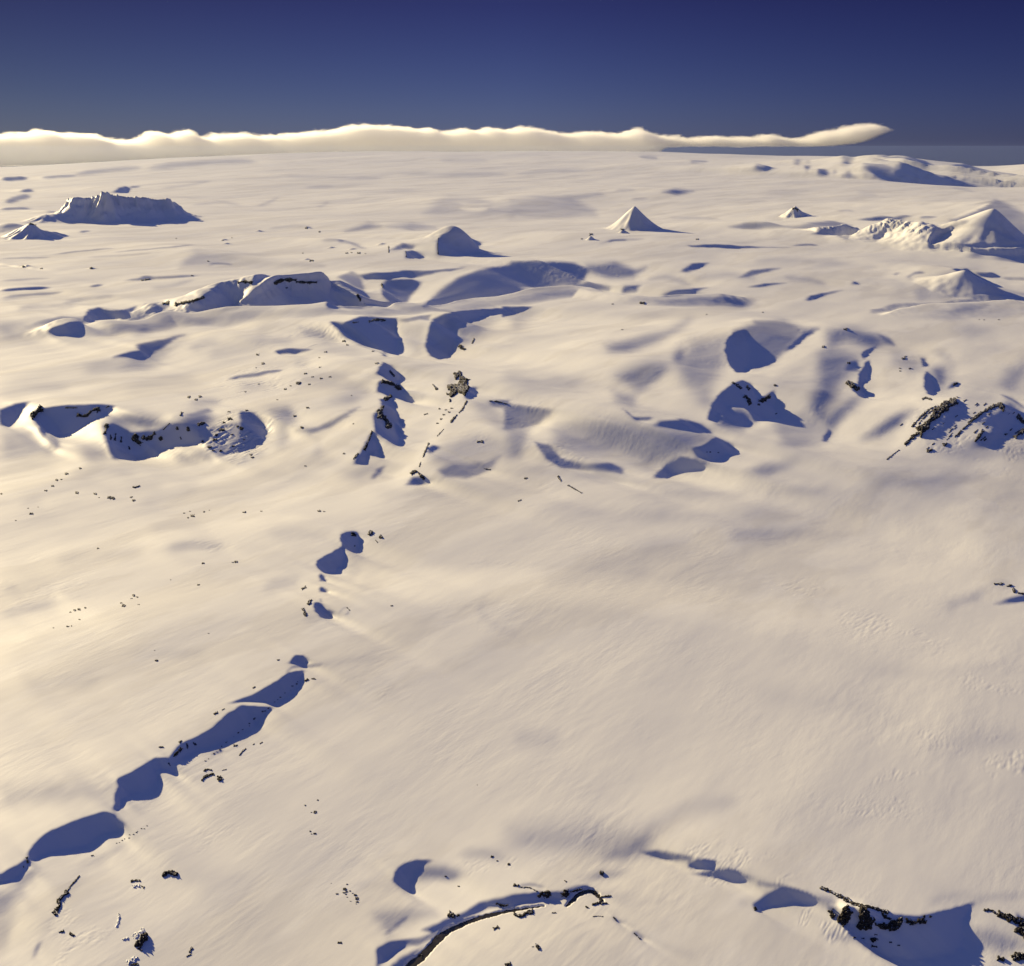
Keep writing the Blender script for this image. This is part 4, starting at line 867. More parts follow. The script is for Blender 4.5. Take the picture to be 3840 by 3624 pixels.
O([(2400, 1136), (2415, 1138)], 9, "round dark rock on the near side of the bare ridge crest", .1)
O((2297, 1141), 5, "tiny rock just left of the round rock on the bare ridge crest", .1)
# head of the gorge
O([(1385, 1207), (1412, 1200), (1446, 1203)], 10, "dotted rock band under the lip of the gorge headwall", .5)
O([(1322, 1212), (1345, 1208)], 6, "faint rock specks left of the band on the headwall", .5)
O([(1462, 1392), (1478, 1412)], 10, "small rocks on the shaded upper left wall of the gorge", .5)
O([(1433, 1432), (1468, 1440), (1502, 1462)], 17, "jagged brown rock spur jutting from the gorge's left wall", .3)
O([(1442, 1500), (1468, 1486)], 17, "dark rock tooth just below the brown spur in the gorge", .25)
O([(1432, 1528), (1424, 1555), (1445, 1575), (1460, 1603)], 24, "long black crag halfway down the gorge's left wall", .38)
O([(1396, 1618), (1384, 1650), (1366, 1688)], 13, "ragged rock rib at the lower left lip of the gorge", .5)
O([(1345, 1700), (1325, 1722)], 8, "last rocks of the left lip at the gorge mouth", .5)
O([(1688, 1470), (1720, 1458), (1752, 1452)], 50, "big black crag on the right rim of the gorge", .14, tall=6)
O([(1704, 1402), (1730, 1416), (1752, 1430)], 26, "black knobs on top of the big crag", .4, tall=4)
O([(1750, 1504), (1736, 1532), (1722, 1548)], 8, "thin rock streak hanging below the big black crag", .35)
O([(1714, 1556), (1700, 1572), (1690, 1584)], 10, "dark rock notch in the middle of the gorge's right rim", .3)
O([(1622, 1442), (1640, 1462)], 10, "scattered rocks left of the big black crag inside the gorge", .5)
for q in [(1648, 1534), (1672, 1538), (1684, 1546), (1664, 1556), (1694, 1532), (1655, 1572), (1640, 1588)]:
    O(q, 6, "small rock on the sunlit right wall of the gorge under the crag", .1, group="small rocks on the sunlit gorge wall")
O([(1608, 1662), (1596, 1690), (1586, 1716)], 7, "narrow black fissure rock on the lower right rim of the gorge", .2)
O([(1664, 1610), (1640, 1636)], 5, "row of rock specks between fissure and notch on the right rim", .5)
O([(1578, 1734), (1572, 1752)], 7, "small rock right above the boulders at the gorge mouth", .3)
O([(1542, 1778), (1562, 1770), (1590, 1796)], 17, "pile of dark boulders at the gorge mouth, right side", .42)
O([(1590, 1556), (1604, 1552)], 5, "lone flat rock lying on the gorge floor", .1)
O([(1722, 1298), (1742, 1312)], 13, "broken rocks on the slope above the big black crag", .5)
O([(1778, 1270), (1770, 1290)], 6, "small rock right of the broken rocks above the gorge", .3)
O([(1836, 1504), (1868, 1508), (1902, 1516)], 7, "line of dark rocks along the shaded brow east of the gorge", .5)
O([(1790, 1657), (1810, 1657)], 8, "dark stone alone on the gentle slope east of the gorge mouth", .1)
O([(1815, 1758), (1840, 1762)], 5, "thin rock at the end of the curved drift east of the gorge mouth", .2)
# specks on the wind-streaked slope west of the gorge
for k_, (q, w_) in enumerate([((966, 1331), 8), ((987, 1364), 8), ((1119, 1438), 11), ((1145, 1402), 7), ((970, 1441), 6), ((1070, 1460), 7), ((1153, 1530), 8), ((1105, 1561), 7), ((1132, 1604), 8), ((1204, 1420), 7), ((1172, 1414), 6), ((1237, 1414), 6), ((1220, 1321), 7), ((1198, 1342), 5), ((1200, 1378), 6), ((1160, 1442), 6), ((1090, 1448), 5), ((1290, 1280), 8), ((1302, 1294), 6), ((1412, 1364), 9), ((1398, 1318), 6), ((1290, 1702), 6), ((1145, 1748), 6), ((960, 1380), 4), ((1325, 1590), 4), ((1318, 1484), 4), ((1040, 1500), 5), ((920, 1470), 5)]):
    O(q, w_, "small dark rock scattered on the wind-streaked slope west of the gorge", .25, group="rocks on the streaked slope west of the gorge")
# hollows at the left edge
O([(118, 1566), (138, 1548), (156, 1532)], 19, "pointed black crag between the two shaded hollows at far left", .12, tall=8)
O([(292, 1556), (318, 1562), (346, 1542), (372, 1536)], 17, "curved black rock band high in the wide shaded hollow at left", .3)
O([(245, 1530), (290, 1530)], 6, "thin dotted ledge beside the curved band in the left hollow", .5)
O([(398, 1530), (408, 1524)], 7, "small rock at the right tip of the wide left hollow", .3)
O([(401, 1592), (398, 1612), (393, 1628)], 15, "black rock pillar on the left rim of the deep round hollow", .3)
O([(414, 1632), (416, 1652)], 8, "first narrow rock streak right of the pillar in the round hollow", .4)
O([(434, 1628), (430, 1652)], 8, "second narrow rock streak right of the pillar in the round hollow", .4)
O([(456, 1640), (453, 1660)], 8, "third narrow rock streak in the round hollow", .3)
O([(504, 1636), (514, 1655), (526, 1664)], 25, "largest black crag in the middle of the deep round hollow", .25)
O([(536, 1640), (556, 1648), (582, 1626)], 18, "black crag touching the largest one on its right, round hollow", .28)
O([(600, 1640), (606, 1650)], 16, "squat rock right of the two joined crags in the hollow", .2)
O([(483, 1676), (487, 1686)], 9, "lowest small rock in the deep round hollow", .15)
O([(612, 1612), (636, 1588)], 6, "thin rock thread rising along the hollow's upper slope", .4)
O([(662, 1602), (668, 1612)], 10, "dark rock on the right slope of the round hollow, left one", .3)
O([(702, 1604), (708, 1616)], 13, "dark rock on the right slope of the round hollow, right one", .25)
O([(676, 1640), (680, 1648)], 6, "small rock below the pair on the hollow's right slope", .2)
O([(682, 1548), (676, 1560)], 11, "peaked rock on the brow above the round hollow", .3)
O([(742, 1594), (768, 1586)], 13, "snow-capped rock at the eastern end of the hollow's brow", .35)
for q in [(708, 1490), (734, 1500), (750, 1488)]:
    O(q, 8, "one of three small rocks on the smooth slope above the hollow", .3, group="three rocks above the round hollow")
for q, w_ in [((862, 1572), 12), ((832, 1612), 13), ((906, 1608), 10), ((806, 1650), 11), ((786, 1678), 10), ((876, 1674), 8), ((828, 1692), 8), ((946, 1716), 9), ((858, 1545), 7), ((925, 1540), 7), ((800, 1690), 7), ((760, 1656), 7), ((870, 1630), 7), ((915, 1650), 6), ((840, 1585), 7), ((812, 1632), 8), ((890, 1600), 7), ((940, 1706), 7)]:
    O(q, w_, "rough dark rock in the rubbly shaded patch east of the round hollow", .3, group="rocks in the rubbly patch")
# open field
O([(500, 1830), (522, 1824)], 12, "double rock with a snow cap, open field below the round hollow", .4)
O([(404, 1866), (430, 1870)], 11, "flat dark rock heap left of the snow-capped double rock", .4)
for q, w_ in [((501, 1877), 8), ((490, 1866), 5), ((250, 1777), 9), ((301, 1757), 7), ((213, 1801), 7), ((230, 1799), 5), ((197, 1823), 7), ((171, 1841), 7), ((288, 1849), 8), ((357, 1853), 8), ((117, 1927), 9), ((105, 1907), 4), ((143, 1902), 4), ((370, 1866), 5), ((60, 1953), 5), ((494, 1864), 5), ((5, 1853), 5)]:
    O(q, w_, "small rock dotting the bright left field below the hollows", .25, group="rocks on the bright left field")
for q, w_ in [((722, 1935), 9), ((705, 1942), 5), ((690, 1925), 5), ((765, 1920), 5), ((785, 1914), 4), ((712, 1918), 4), ((915, 1922), 9), ((980, 1918), 5), ((1197, 1918), 8), ((1215, 1919), 5), ((640, 2175), 3)]:
    O(q, w_, "small rock in the thin line across the middle of the left field", .25, group="line of rocks across the left field")
for q, w_ in [((501, 2234), 7), ((515, 2240), 5), ((493, 2245), 5), ((455, 2262), 6), ((464, 2272), 9), ((520, 2268), 5), ((296, 2286), 8), ((280, 2289), 7), ((320, 2280), 6), ((264, 2296), 5), ((298, 2324), 5), ((254, 2350), 8), ((268, 2348), 4), ((200, 2355), 4)]:
    O(q, w_, "small rock in the loose string left of the snowed-in creek", .25, group="string of rocks left of the creek")
for q, w_ in [((885, 2108), 8), ((872, 2110), 5), ((762, 2113), 7), ((744, 2194), 6), ((368, 2057), 6), ((586, 2478), 8), ((580, 2440), 3), ((782, 2376), 4)]:
    O(q, w_, "isolated dark stone on the wide left snowfield", .15, group="isolated stones on the left snowfield")
# creek hollow
O([(1316, 2004), (1334, 2008)], 13, "rock overhanging the head of the scalloped creek hollow", .35)
O([(1386, 1994), (1391, 2006)], 16, "black rock right above the creek hollow, larger of a pair", .15)
O([(1426, 2010), (1430, 2018)], 13, "black rock right above the creek hollow, smaller of a pair", .3)
O([(1408, 2026), (1416, 2036)], 4, "thin rock sliver below the pair above the creek hollow", .2)
O([(1132, 2210), (1146, 2202)], 9, "flat rock left of the creek hollow, uppermost", .4)
O([(1163, 2252), (1156, 2268)], 14, "mossy brown rock left of the creek hollow's lower end", .2)
O([(1136, 2284), (1142, 2298), (1146, 2312)], 11, "dotted brown rocks at the lower left of the creek hollow", .5)
O([(1329, 2049), (1331, 2047)], 5, "pebble-like rock on the shaded wall of the creek hollow", .1)
O((1468, 2273), 6, "tiny stone with a drift tail right of the creek hollow", .1)
O([(1300, 2278), (1312, 2290)], 4, "curved dark rim rock at the toe of the creek hollow", .2)
# trench
O([(1144, 2554), (1154, 2548)], 10, "round rock by the upper end of the long trench", .15)
O([(1168, 2546), (1184, 2547)], 6, "flat rock right beside the round one at the trench top", .3)
O((1043, 2476), 6, "small rock on the left shoulder near the trench top", .2)
O([(948, 2581), (957, 2576)], 6, "pair of specks above the trench's upper bend", .3)
O([(803, 2680), (815, 2672)], 9, "brown rock on the left lip of the trench, above the snow bridge", .3)
O([(832, 2664), (842, 2658)], 5, "small rock between snow bridge and brown rock on the trench lip", .3)
O([(597, 2803), (612, 2802)], 9, "dark rock lying left of the trench on the white shoulder", .2)
O([(672, 2786), (682, 2778)], 8, "small dark rock right at the trench lip near the rock-studded wall", .3)
O([(652, 2834), (668, 2822), (680, 2806)], 14, "rock-studded part of the trench's shaded wall", .5)
O([(700, 2790), (704, 2806)], 8, "dark streak high in the trench wall beside the studded part", .5)
O([(724, 2786), (736, 2794)], 8, "two little rocks on the shaded trench wall", .45)
O([(632, 2862), (638, 2872)], 7, "rock under the cornice at the trench's middle bend", .3)
O([(100, 3216), (104, 3236)], 9, "rock at the narrow neck of the trench, lower left", .3)
O([(87, 3250), (90, 3254)], 6, "speck below the rock at the trench neck", .1)
O([(757, 2928), (766, 2916), (782, 2908), (800, 2904)], 11, "arched brown ledge on the bank right of the trench", .25)
O([(764, 2892), (778, 2886), (794, 2888)], 9, "thin broken ledge just above the arched brown one", .5)
O([(818, 2918), (830, 2924)], 18, "round scree patch at the right end of the arched ledge", .5)
O([(832, 2890), (850, 2886)], 4, "faint rock line trailing right of the arched ledge", .4)
O([(876, 2797), (890, 2796)], 8, "flat gray rock on the right bank of the trench", .3)
O([(898, 2834), (908, 2820), (922, 2808)], 6, "slanting dark rock sliver on the right bank", .15)
O([(948, 2794), (954, 2790)], 5, "first of two small slivers high on the right bank", .2)
O([(974, 2790), (984, 2784)], 5, "second small sliver high on the right bank", .2)
O([(342, 3210), (350, 3208)], 7, "lone triangular rock on the bank below the trench", .1)
for k_ in range(34):
    a_ = random.Random(k_ * 7 + 1)
    t_ = k_ / 33.0
    cx_ = 775 + (1120 - 775) * t_ + a_.uniform(-7, 7); cy_ = 2850 - (2850 - 2560) * t_ + a_.uniform(-6, 6)
    if k_ % 5 == 4: continue
    O((cx_, cy_), a_.uniform(3, 5), "pebble-sized rock in the dotted line along the trench's right bank", .1, group="dotted line of pebbles on the right bank")
for k_ in range(12):
    a_ = random.Random(k_ * 5 + 3)
    t_ = k_ / 11.0
    O((440 + 110 * t_ + a_.uniform(-5, 5), 3162 - 62 * t_ + a_.uniform(-4, 4)), a_.uniform(3, 4.5), "pebble in the short dotted line on the lower bank of the trench", .1, group="short dotted line of pebbles on the lower bank")
# lower left corner
O([(298, 3284), (284, 3302), (266, 3322), (252, 3343)], 6, "thin upper tail of the winding dark rock rib, lower left", .05)
O([(252, 3345), (238, 3360), (222, 3376), (224, 3398), (212, 3414)], 17, "winding dark rock rib in the lower left corner", .2)
O([(200, 3418), (212, 3432)], 15, "broken foot of the winding rock rib", .4)
O([(612, 3282), (638, 3274), (664, 3282)], 21, "wide dark rock heap alone on the lower left slope", .25)
O([(490, 3306), (508, 3303), (526, 3304)], 9, "brown flat rock with a patch of rime, left of the rock heap", .25)
O([(528, 3322), (540, 3330)], 7, "small rock under the rime patch", .3)
O([(222, 3497), (238, 3493)], 10, "left one of two rocks above the rippled snow, bottom left", .2)
O([(262, 3501), (276, 3510)], 13, "right one of two rocks above the rippled snow, bottom left", .1)
O([(522, 3548), (534, 3528), (546, 3512)], 36, "dark boulder crusted with white rime near the bottom edge", .14, name="rime_boulder", cat="boulder", tall=13)
O([(720, 3554), (712, 3572)], 9, "blurry brown rock sliver, bottom edge, upper piece", .15)
O([(700, 3588), (716, 3580)], 6, "brown rock sliver, bottom edge, lower piece", .15)
O([(490, 3620), (518, 3616)], 9, "dark rock under white rime at the very bottom edge", .3)
for pts_, w_, lb in [([(462, 3524), (480, 3520)], 14, "left splash of white rime beside the crusted boulder"), ([(505, 3512), (525, 3498), (538, 3490)], 26, "bright white rime crust above the dark boulder"), ([(500, 3325), (522, 3322)], 14, "white rime patch next to the brown flat rock"), ([(446, 3430), (444, 3455), (436, 3478)], 10, "narrow string of white rime lumps on the lower left slope"), ([(478, 3612), (500, 3600), (516, 3592)], 18, "white rime crust at the very bottom edge")]:
    O(pts_, w_, lb, .55, name="rime_crust", cat="rime ice", mat=MAT_ICE, tall=3.0)
# centre foreground
for q, w_ in [((1181, 3046), 8), ((1168, 3047), 4), ((1191, 3001), 5), ((1144, 3020), 5), ((1164, 3118), 5), ((1180, 3127), 7), ((1168, 3128), 4), ((1790, 2944), 3)]:
    O(q, w_, "small stone on the broad bare slope between trench and stream", .15, group="stones between trench and stream")
for q, w_ in [((1302, 3317), 5), ((1292, 3335), 9), ((1289, 3348), 6), ((1300, 3345), 6), ((1264, 3353), 6), ((1312, 3342), 5), ((1332, 3357), 7), ((1338, 3370), 8), ((1340, 3383), 7), ((1335, 3390), 4), ((1302, 3365), 4), ((1322, 3350), 4), ((1242, 3313), 3), ((1296, 3354), 5), ((1314, 3380), 4)]:
    O(q, w_, "small rock in the speckled cluster left of the crescent pit", .2, group="rock cluster left of the crescent pit")
O([(1268, 3536), (1280, 3536)], 9, "single black stone below the speckled cluster", .05)
for q, w_ in [((1671, 3287), 6), ((1845, 3213), 7), ((1864, 3229), 5), ((1908, 3242), 8), ((1720, 3324), 6)]:
    O(q, w_, "small rock on the shaded shelf above the stream", .2, group="rocks on the shelf above the stream")
O([(1926, 3319), (1944, 3324)], 12, "brown rock at the start of the thin ledge above the stream", .25)
O([(1950, 3328), (1985, 3330), (2016, 3344)], 6, "thin dark ledge running right above the stream", .2)
# stream banks
O([(1684, 3430), (1704, 3438)], 20, "dark crag on the shaded stream bank, left of a pair", .45)
O([(1714, 3436), (1722, 3430)], 12, "dark crag on the shaded stream bank, right of a pair", .3)
O([(1862, 3388), (1882, 3396), (1902, 3396)], 13, "dark crag above the stream where the bank is widest", .35)
O([(1928, 3428), (1950, 3436), (1974, 3426), (1998, 3418)], 17, "bushy black rocks on the dome side of the stream", .38)
O([(2020, 3362), (2036, 3350), (2046, 3362)], 20, "black crag above the stream bend, left of the tall pair", .35)
O([(2048, 3346), (2058, 3362)], 20, "black crag above the stream bend, right of the tall pair", .2)
O([(2110, 3356), (2128, 3350)], 23, "solid black crag at the lip of the snow tongue by the pool", .12)
O([(2140, 3346), (2160, 3340), (2180, 3336)], 9, "dark lip rock over the pool's far bank", .3)
O([(2228, 3346), (2244, 3360), (2254, 3380)], 14, "dark rock rib right of the pool", .25)
O([(2256, 3364), (2290, 3360)], 9, "horizontal rock branch right of the pool", .3)
O([(2222, 3392), (2246, 3388), (2276, 3388)], 13, "cluster of dark rocks at the foot of the pool rib", .45)
O([(2252, 3270), (2262, 3284)], 15, "dark rock on a snow cushion above the pool", .3)
O([(2116, 3302), (2124, 3308)], 5, "little rock tip left of the snow cushion", .1)
O([(2196, 3400), (2206, 3406)], 8, "small rock below the pool on the dome's edge", .2)
O([(2070, 3424), (2084, 3424)], 6, "rock speck on the back of the bare dome", .4)
O([(2222, 3438), (2242, 3436), (2262, 3438)], 4, "thin brown rock line on the right shoulder of the dome", .2)
O([(2300, 3440), (2312, 3455)], 6, "small rock on the crack line leaving the dome", .3)
O([(2378, 3500), (2400, 3522)], 6, "dark sliver at the end of the dome's crack line", .2)
O([(1852, 3484), (1868, 3478)], 11, "square dark rock on the front of the bare dome", .15)
O([(2010, 3546), (2022, 3560)], 17, "brown rock in the middle of the bare dome", .4)
O((1998, 3551), 5, "tiny rock left of the brown rock on the dome", .1)
O([(1898, 3622), (1914, 3615)], 13, "brown rock on the dome at the bottom edge", .3)
O([(1574, 3580), (1586, 3596)], 13, "dark rock island in the lower stream", .3)
# chain of crags, lower right
O([(2830, 3404), (2834, 3414)], 11, "small black rock at the left foot of the blue alcove", .1)
O([(3078, 3330), (3110, 3342), (3144, 3360)], 13, "upper left piece of the thin straight rock band", .04, tall=3)
O([(3148, 3362), (3172, 3374), (3200, 3390)], 17, "middle piece of the thin straight rock band", .05, tall=3)
O([(3206, 3393), (3250, 3400), (3295, 3412), (3332, 3422)], 13, "right piece of the thin straight rock band", .15, tall=3)
O([(3308, 3424), (3318, 3438), (3340, 3448)], 14, "hooked end of the rock band above the black crags", .3)
O([(3115, 3418), (3124, 3440)], 24, "leftmost small crag under the rock band", .15)
O([(3156, 3462), (3168, 3436), (3184, 3414)], 46, "snow-striped black crag, left of the two big ones", .12, tall=11)
O([(3236, 3420), (3244, 3450), (3246, 3480)], 58, "biggest black crag in the shadowed hollow", .1, tall=12)
O([(3282, 3466), (3320, 3476), (3356, 3468), (3384, 3450)], 30, "long curved black crag right of the biggest one", .16)
O([(3398, 3452), (3425, 3462), (3466, 3450)], 25, "comb of broken rocks at the right end of the crags", .5)
O([(3486, 3438), (3492, 3440)], 9, "last small rock right of the comb", .1)
O([(3268, 3522), (3286, 3528)], 20, "dark rock low in the shadowed hollow", .25)
O([(3270, 3548), (3288, 3552)], 9, "flat rock under the low one in the hollow", .2)
for q in [(3205, 3517), (3236, 3520), (3285, 3506), (3340, 3534), (3370, 3546)]:
    O(q, 7, "small rock in the blue shade beneath the biggest crag", .2, group="small rocks beneath the biggest crag")
O([(3690, 3414), (3718, 3416), (3750, 3436)], 10, "thin start of the rock band at the right edge", .4)
O([(3744, 3428), (3785, 3444), (3828, 3458), (3870, 3476)], 24, "thick dark rock band running off the right edge", .15)
O([(3826, 3486), (3860, 3520)], 44, "black crag cut by the right edge, below the band", .12, tall=11)
O([(3742, 3596), (3764, 3600)], 20, "small black crag near the bottom right corner", .2)
O([(3800, 3592), (3830, 3588), (3870, 3600)], 28, "black crag in the bottom right corner", .25)
O([(3728, 2191), (3760, 2190)], 8, "dark flat rock at the top of the drift, right edge of the field", .25)
O([(3776, 2200), (3794, 2196)], 10, "dark rock next down the ridge at the right edge of the field", .3)
O([(3798, 2208), (3806, 2222)], 10, "angular dark rock third along the right-edge ridge", .25)
O([(3816, 2224), (3860, 2232)], 8, "dark ledge where the right-edge ridge leaves the picture", .2)
# middle right
O([(2092, 1786), (2104, 1806)], 8, "brown rocks on the low bright rise, centre", .4)
O([(2130, 1820), (2150, 1832), (2182, 1850)], 6, "thin dashed rock line right of the brown rocks", .45)
O([(1966, 1795), (1978, 1793)], 6, "small rock left of the low bright rise", .2)
O([(1942, 1880), (1954, 1876)], 5, "small rock below the low bright rise", .2)
O([(2744, 1434), (2764, 1446), (2780, 1458)], 10, "rock flecks under the rim of the V-shaped gully", .5)
O([(2800, 1448), (2810, 1462)], 12, "brown rocks by the top of the V-shaped gully", .45)
O([(2794, 1488), (2806, 1500), (2814, 1516)], 17, "black crag on the left wall of the V-shaped gully", .3)
O([(2846, 1504), (2864, 1500), (2886, 1486)], 17, "black crag on the right lip of the V-shaped gully", .3)
O([(2842, 1516), (2850, 1520)], 7, "small rock at the bottom of the V-shaped gully", .3)
O([(2902, 1445), (2912, 1447)], 7, "small pointed rock on the fold above the V-shaped gully", .3)
O([(2908, 1553), (2914, 1551)], 5, "tiny rock on the nose of the small snow mound", .1)
O([(3174, 1438), (3194, 1446), (3216, 1462)], 24, "gray-brown crag beside the narrow dark pit", .28)
for q, w_ in [((3087, 1302), 8), ((3170, 1236), 9), ((3183, 1362), 8), ((3388, 1346), 9), ((3413, 1383), 7), ((3374, 1382), 5), ((3376, 1392), 5), ((3395, 1338), 5)]:
    O(q, w_, "small rock on the smooth folded slopes, middle right", .3, group="rocks on the folded slopes")
O([(3458, 1498), (3472, 1493), (3492, 1500)], 8, "arched dark rock at the foot of the slit-like hollow", .2)
O([(3574, 1444), (3590, 1438)], 10, "dark rock in the dip above the striped hill", .15)
for q, w_ in [((2651, 1696), 4), ((2664, 1696), 4), ((2694, 1698), 4), ((2860, 1172), 4), ((3745, 1200), 4), ((3690, 1200), 3), ((3672, 1199), 3), ((2333, 1237), 5), ((2650, 1180), 4)]:
    O(q, w_, "tiny dark speck of rock on the pale middle-right slopes", .1, group="tiny specks on the middle-right slopes")
# striped hill
O([(3395, 1668), (3420, 1642), (3446, 1622)], 14, "lower tail of the black slab on the striped hill", .35)
O([(3448, 1618), (3475, 1596), (3500, 1566), (3528, 1538), (3556, 1515), (3584, 1504)], 34, "wide black slab slanting up the striped hill", .24, tall=7)
O([(3420, 1602), (3445, 1572), (3480, 1540), (3510, 1524)], 9, "thin strata line left of the wide black slab", .5)
O([(3445, 1590), (3475, 1556), (3520, 1524)], 7, "second thin strata line between the first and the slab", .5)
O([(3640, 1582), (3672, 1556), (3712, 1532), (3752, 1516)], 13, "upper black slab near the hill's summit", .35)
O([(3752, 1520), (3762, 1540)], 20, "dark crag where the upper slab ends", .35)
O([(3580, 1640), (3615, 1606), (3640, 1586)], 8, "dotted strata below the upper slab", .55)
O([(3658, 1656), (3672, 1636), (3686, 1618)], 15, "dark rock rib in the shaded hollow of the striped hill", .4)
O([(3478, 1694), (3494, 1688)], 13, "black rock low on the striped hill, lowest of two", .15)
O([(3538, 1670), (3552, 1664)], 12, "black rock low on the striped hill, upper of two", .2)
O([(3814, 1560), (3836, 1584)], 18, "dark crag on the hill's right shoulder", .4)
O([(3808, 1642), (3824, 1626), (3846, 1610)], 18, "dark crag below the hill's right shoulder, at the edge", .4)
O([(3766, 1628), (3774, 1630)], 7, "small rock left of the right-shoulder crags", .2)
O([(3326, 1724), (3345, 1708), (3372, 1688)], 6, "dashed rock line down the hill's left spur", .5)
O([(3375, 1596), (3384, 1590)], 5, "rock speck on the hill's sunlit left flank", .3)
for k_ in range(46):
    a_ = random.Random(k_ * 11 + 5)
    t_ = a_.random(); cx_ = 3440 + 380 * t_; cy_ = 1500 + 40 * abs(t_ - .5) + a_.uniform(0, 200) - 0
    if cy_ > 1500 + 190 - 40 * t_: continue
    O([(cx_, cy_), (cx_ + 9, cy_ - 7)], a_.uniform(3, 6), "small slanting rock fleck on the face of the striped hill", .2, group="rock flecks on the striped hill")
# far plain
O([(1457, 924), (1458, 948)], 5, "dark cliff edge on the small hill before the helmet-shaped hill", .3)
O([(1521, 944), (1524, 964)], 5, "second dark cliff edge, nearer the helmet-shaped hill", .3)
O([(1644, 892), (1641, 920), (1643, 955)], 4, "thin dark cliff line splitting the helmet-shaped hill", .25)
for q, w_ in [((2216, 880), 8), ((2181, 897), 5), ((2333, 861), 7), ((2614, 898), 6), ((1148, 856), 7), ((1198, 870), 5), ((1300, 950), 6), ((1345, 950), 8), ((1318, 948), 5), ((1370, 952), 4), ((1168, 978), 9), ((1135, 950), 4), ((342, 1006), 7), ((155, 1008), 6), ((88, 1000), 6), ((660, 895), 4), ((870, 893), 4), ((835, 902), 4), ((780, 980), 5), ((720, 1034), 5), ((1365, 1140), 4)]:
    O(q, w_, "distant dark rock on the pale plain beyond the bare ridge", .2, group="distant rocks on the plain")
O([(2972, 784), (2982, 782), (2992, 790)], 8, "dark crest of the lone little nunatak on the far plain", .4)
O([(110, 840), (124, 842), (136, 846)], 7, "rocks on the small cone at far left", .5)

# the largest stand as objects of their own, the crumbs are one litter of stones
ROCKS.sort(key=lambda q: -q[0])
for _, nm, co, f, mt, base, lb, ct, gr in ROCKS[:300]:
    o = link_mesh(nm, co - base, f, mt, smooth_shade=False)
    o.location = base
    tag(o, lb, ct, gr)
rest = ROCKS[300:]
off = np.cumsum([0] + [len(q[2]) for q in rest])
rub = link_mesh("rock_rubble", np.concatenate([q[2] for q in rest]), np.concatenate([q[3] + k for q, k in zip(rest, off)]), MAT_ROCK, smooth_shade=False)
tag(rub, "tiny dark stones strewn over the snowfield", "rubble", kind="stuff")

# ------------------------------------------------------------------ the air
def box_mesh(name, lo, hi):
    v = [(x, y, z) for x in (lo[0], hi[0]) for y in (lo[1], hi[1]) for z in (lo[2], hi[2])]
    f = [(0, 1, 3, 2), (4, 6, 7, 5), (0, 4, 5, 1), (2, 3, 7, 6), (0, 2, 6, 4), (1, 5, 7, 3)]
    return link_mesh(name, v, f, None, smooth_shade=False)


# cloud bank beyond the ice cap: a long shallow layer of vapour
CY = 76000.0
def cpt(sx, sy):
    b, td = px_dir(sx, sy)
    return CY * math.tan(b), CAM_H - td * CY / math.cos(b)


top = [(-1500, 500), (-900, 480), (-300, 505), (0, 505), (60, 500), (120, 498), (165, 484), (230, 500), (300, 499), (350, 500), (390, 519), (450, 521), (520, 519), (550, 500), (600, 497), (640, 500), (710, 490), (760, 512), (810, 498), (900, 500), (1000, 510), (1100, 500), (1190, 490), (1250, 486), (1290, 474), (1330, 467), (1420, 468), (1500, 472), (1570, 482), (1600, 478), (1650, 494), (1700, 492), (1730, 476), (1790, 484), (1830, 477), (1900, 486), (1930, 476), (2000, 480), (2060, 492), (2150, 500), (2240, 492), (2290, 500), (2350, 490), (2380, 482), (2440, 500), (2560, 512), (2640, 514), (2740, 512), (2820, 514), (2890, 503), (2930, 512), (2970, 522), (3020, 512), (3080, 490), (3150, 482), (3240, 465), (3290, 472), (3330, 492)]
bot = [(-1500, 640), (0, 625), (700, 600), (1300, 592), (2400, 590), (2470, 572), (2500, 554), (2840, 552), (3100, 549), (3180, 541), (3240, 530), (3290, 508), (3330, 495)]
tp_ = [cpt(*q) for q in top]; bt_ = [cpt(*q) for q in bot]
cx0, cx1 = tp_[0][0], tp_[-1][0] + 1500
zlo, zhi = -1600.0, 4200.0
cl = box_mesh("cloud_bank", (cx0, 74800, zlo), (cx1, 76900, zhi))
cm = bpy.data.materials.new("cloud_vapour"); cm.use_nodes = True
cm.cycles.volume_step_rate = 0.35
n, l = cm.node_tree.nodes, cm.node_tree.links
n.clear()
co_ = n.new('ShaderNodeOutputMaterial'); cv = n.new('ShaderNodeVolumePrincipled')
cv.inputs['Color'].default_value = (1, 1, 1, 1); cv.inputs['Anisotropy'].default_value = 0.5
l.new(cv.outputs[0], co_.inputs['Volume'])
tc = n.new('ShaderNodeTexCoord'); sp = n.new('ShaderNodeSeparateXYZ'); l.new(tc.outputs['Object'], sp.inputs[0])


def math_(op, a, b, c=None):
    m = n.new('ShaderNodeMath'); m.operation = op
    for k_, v_ in enumerate((a, b, c)):
        if v_ is None: continue
        if isinstance(v_, (int, float)): m.inputs[k_].default_value = v_
        else: l.new(v_, m.inputs[k_])
    return m.outputs[0]


xn = math_('DIVIDE', math_('SUBTRACT', sp.outputs[0], cx0), cx1 - cx0)
zn = math_('DIVIDE', math_('SUBTRACT', sp.outputs[2], zlo), zhi - zlo)


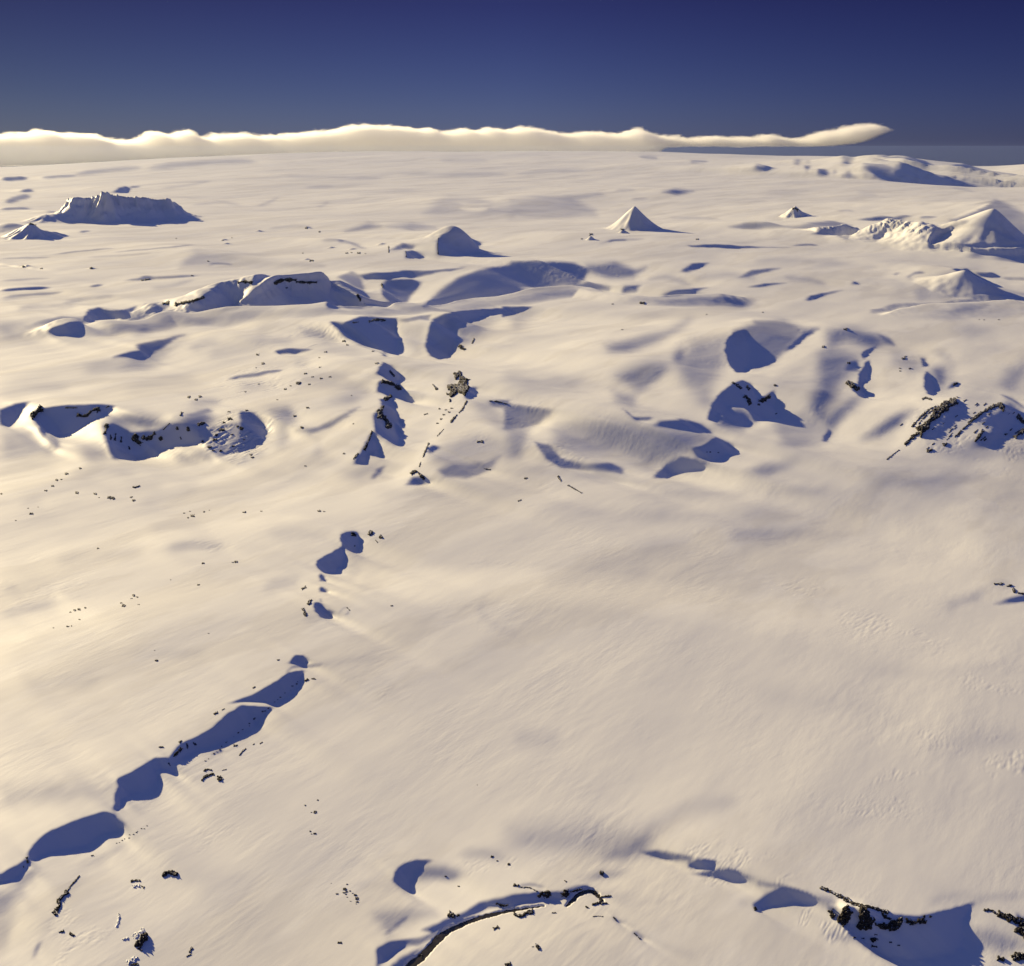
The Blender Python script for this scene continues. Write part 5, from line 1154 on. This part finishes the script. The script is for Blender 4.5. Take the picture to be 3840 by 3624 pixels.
def curve(pts):
    c = n.new('ShaderNodeFloatCurve'); cc = c.mapping.curves[0]
    P_ = [((x - cx0) / (cx1 - cx0), (z - zlo) / (zhi - zlo)) for x, z in pts]
    cc.points[0].location = P_[0]; cc.points[1].location = P_[-1]
    for q in P_[1:-1]: cc.points.new(*q)
    c.mapping.update()
    l.new(xn, c.inputs['Value'])
    return c.outputs[0]


nzm = n.new('ShaderNodeMapping'); nzm.inputs['Scale'].default_value = (.0006, .0006, .0014); l.new(tc.outputs['Object'], nzm.inputs[0])
nz = n.new('ShaderNodeTexNoise'); nz.inputs['Scale'].default_value = 1.0; nz.inputs['Detail'].default_value = 8; nz.inputs['Roughness'].default_value = .74
l.new(nzm.outputs[0], nz.inputs['Vector'])
wob = math_('MULTIPLY', math_('SUBTRACT', nz.outputs[0], .5), .24)
soft = .022
dt = math_('DIVIDE', math_('SUBTRACT', math_('ADD', curve(tp_), wob), zn), soft)
db_ = math_('DIVIDE', math_('SUBTRACT', zn, math_('ADD', curve(bt_), math_('MULTIPLY', wob, .3))), soft * .7)
tail = math_('DIVIDE', math_('SUBTRACT', 1.0, xn), .02)
dd_ = math_('MULTIPLY', math_('MULTIPLY', n_ := math_('MINIMUM', math_('MAXIMUM', dt, 0.0), 1.0), math_('MINIMUM', math_('MAXIMUM', db_, 0.0), 1.0)), math_('MINIMUM', tail, 1.0))
l.new(math_('MULTIPLY', dd_, 0.0016), cv.inputs['Density'])
cl.data.materials.append(cm)
tag(cl, "long low cream-coloured cloud bank lying along the horizon with a raised wispy right end", "cloud bank", kind="stuff")

zmin, zmax = float(Z.min()), float(Z.max())
haze = box_mesh("haze", (-160000, -3000, zmin - 1), (160000, 69000, max(CAM_H, zmax) + 20))
hm = bpy.data.materials.new("haze"); hm.use_nodes = True
hn, hl = hm.node_tree.nodes, hm.node_tree.links
hn.clear()
ho = hn.new('ShaderNodeOutputMaterial'); hv = hn.new('ShaderNodeVolumePrincipled')
hv.inputs['Color'].default_value = (0.42, 0.58, 1.0, 1)
hv.inputs['Density'].default_value = 1.3e-6
hv.inputs['Anisotropy'].default_value = 0.3
hl.new(hv.outputs[0], ho.inputs['Volume'])
haze.data.materials.append(hm)
tag(haze, "thin bluish air over the snow plain", "haze", kind="stuff")
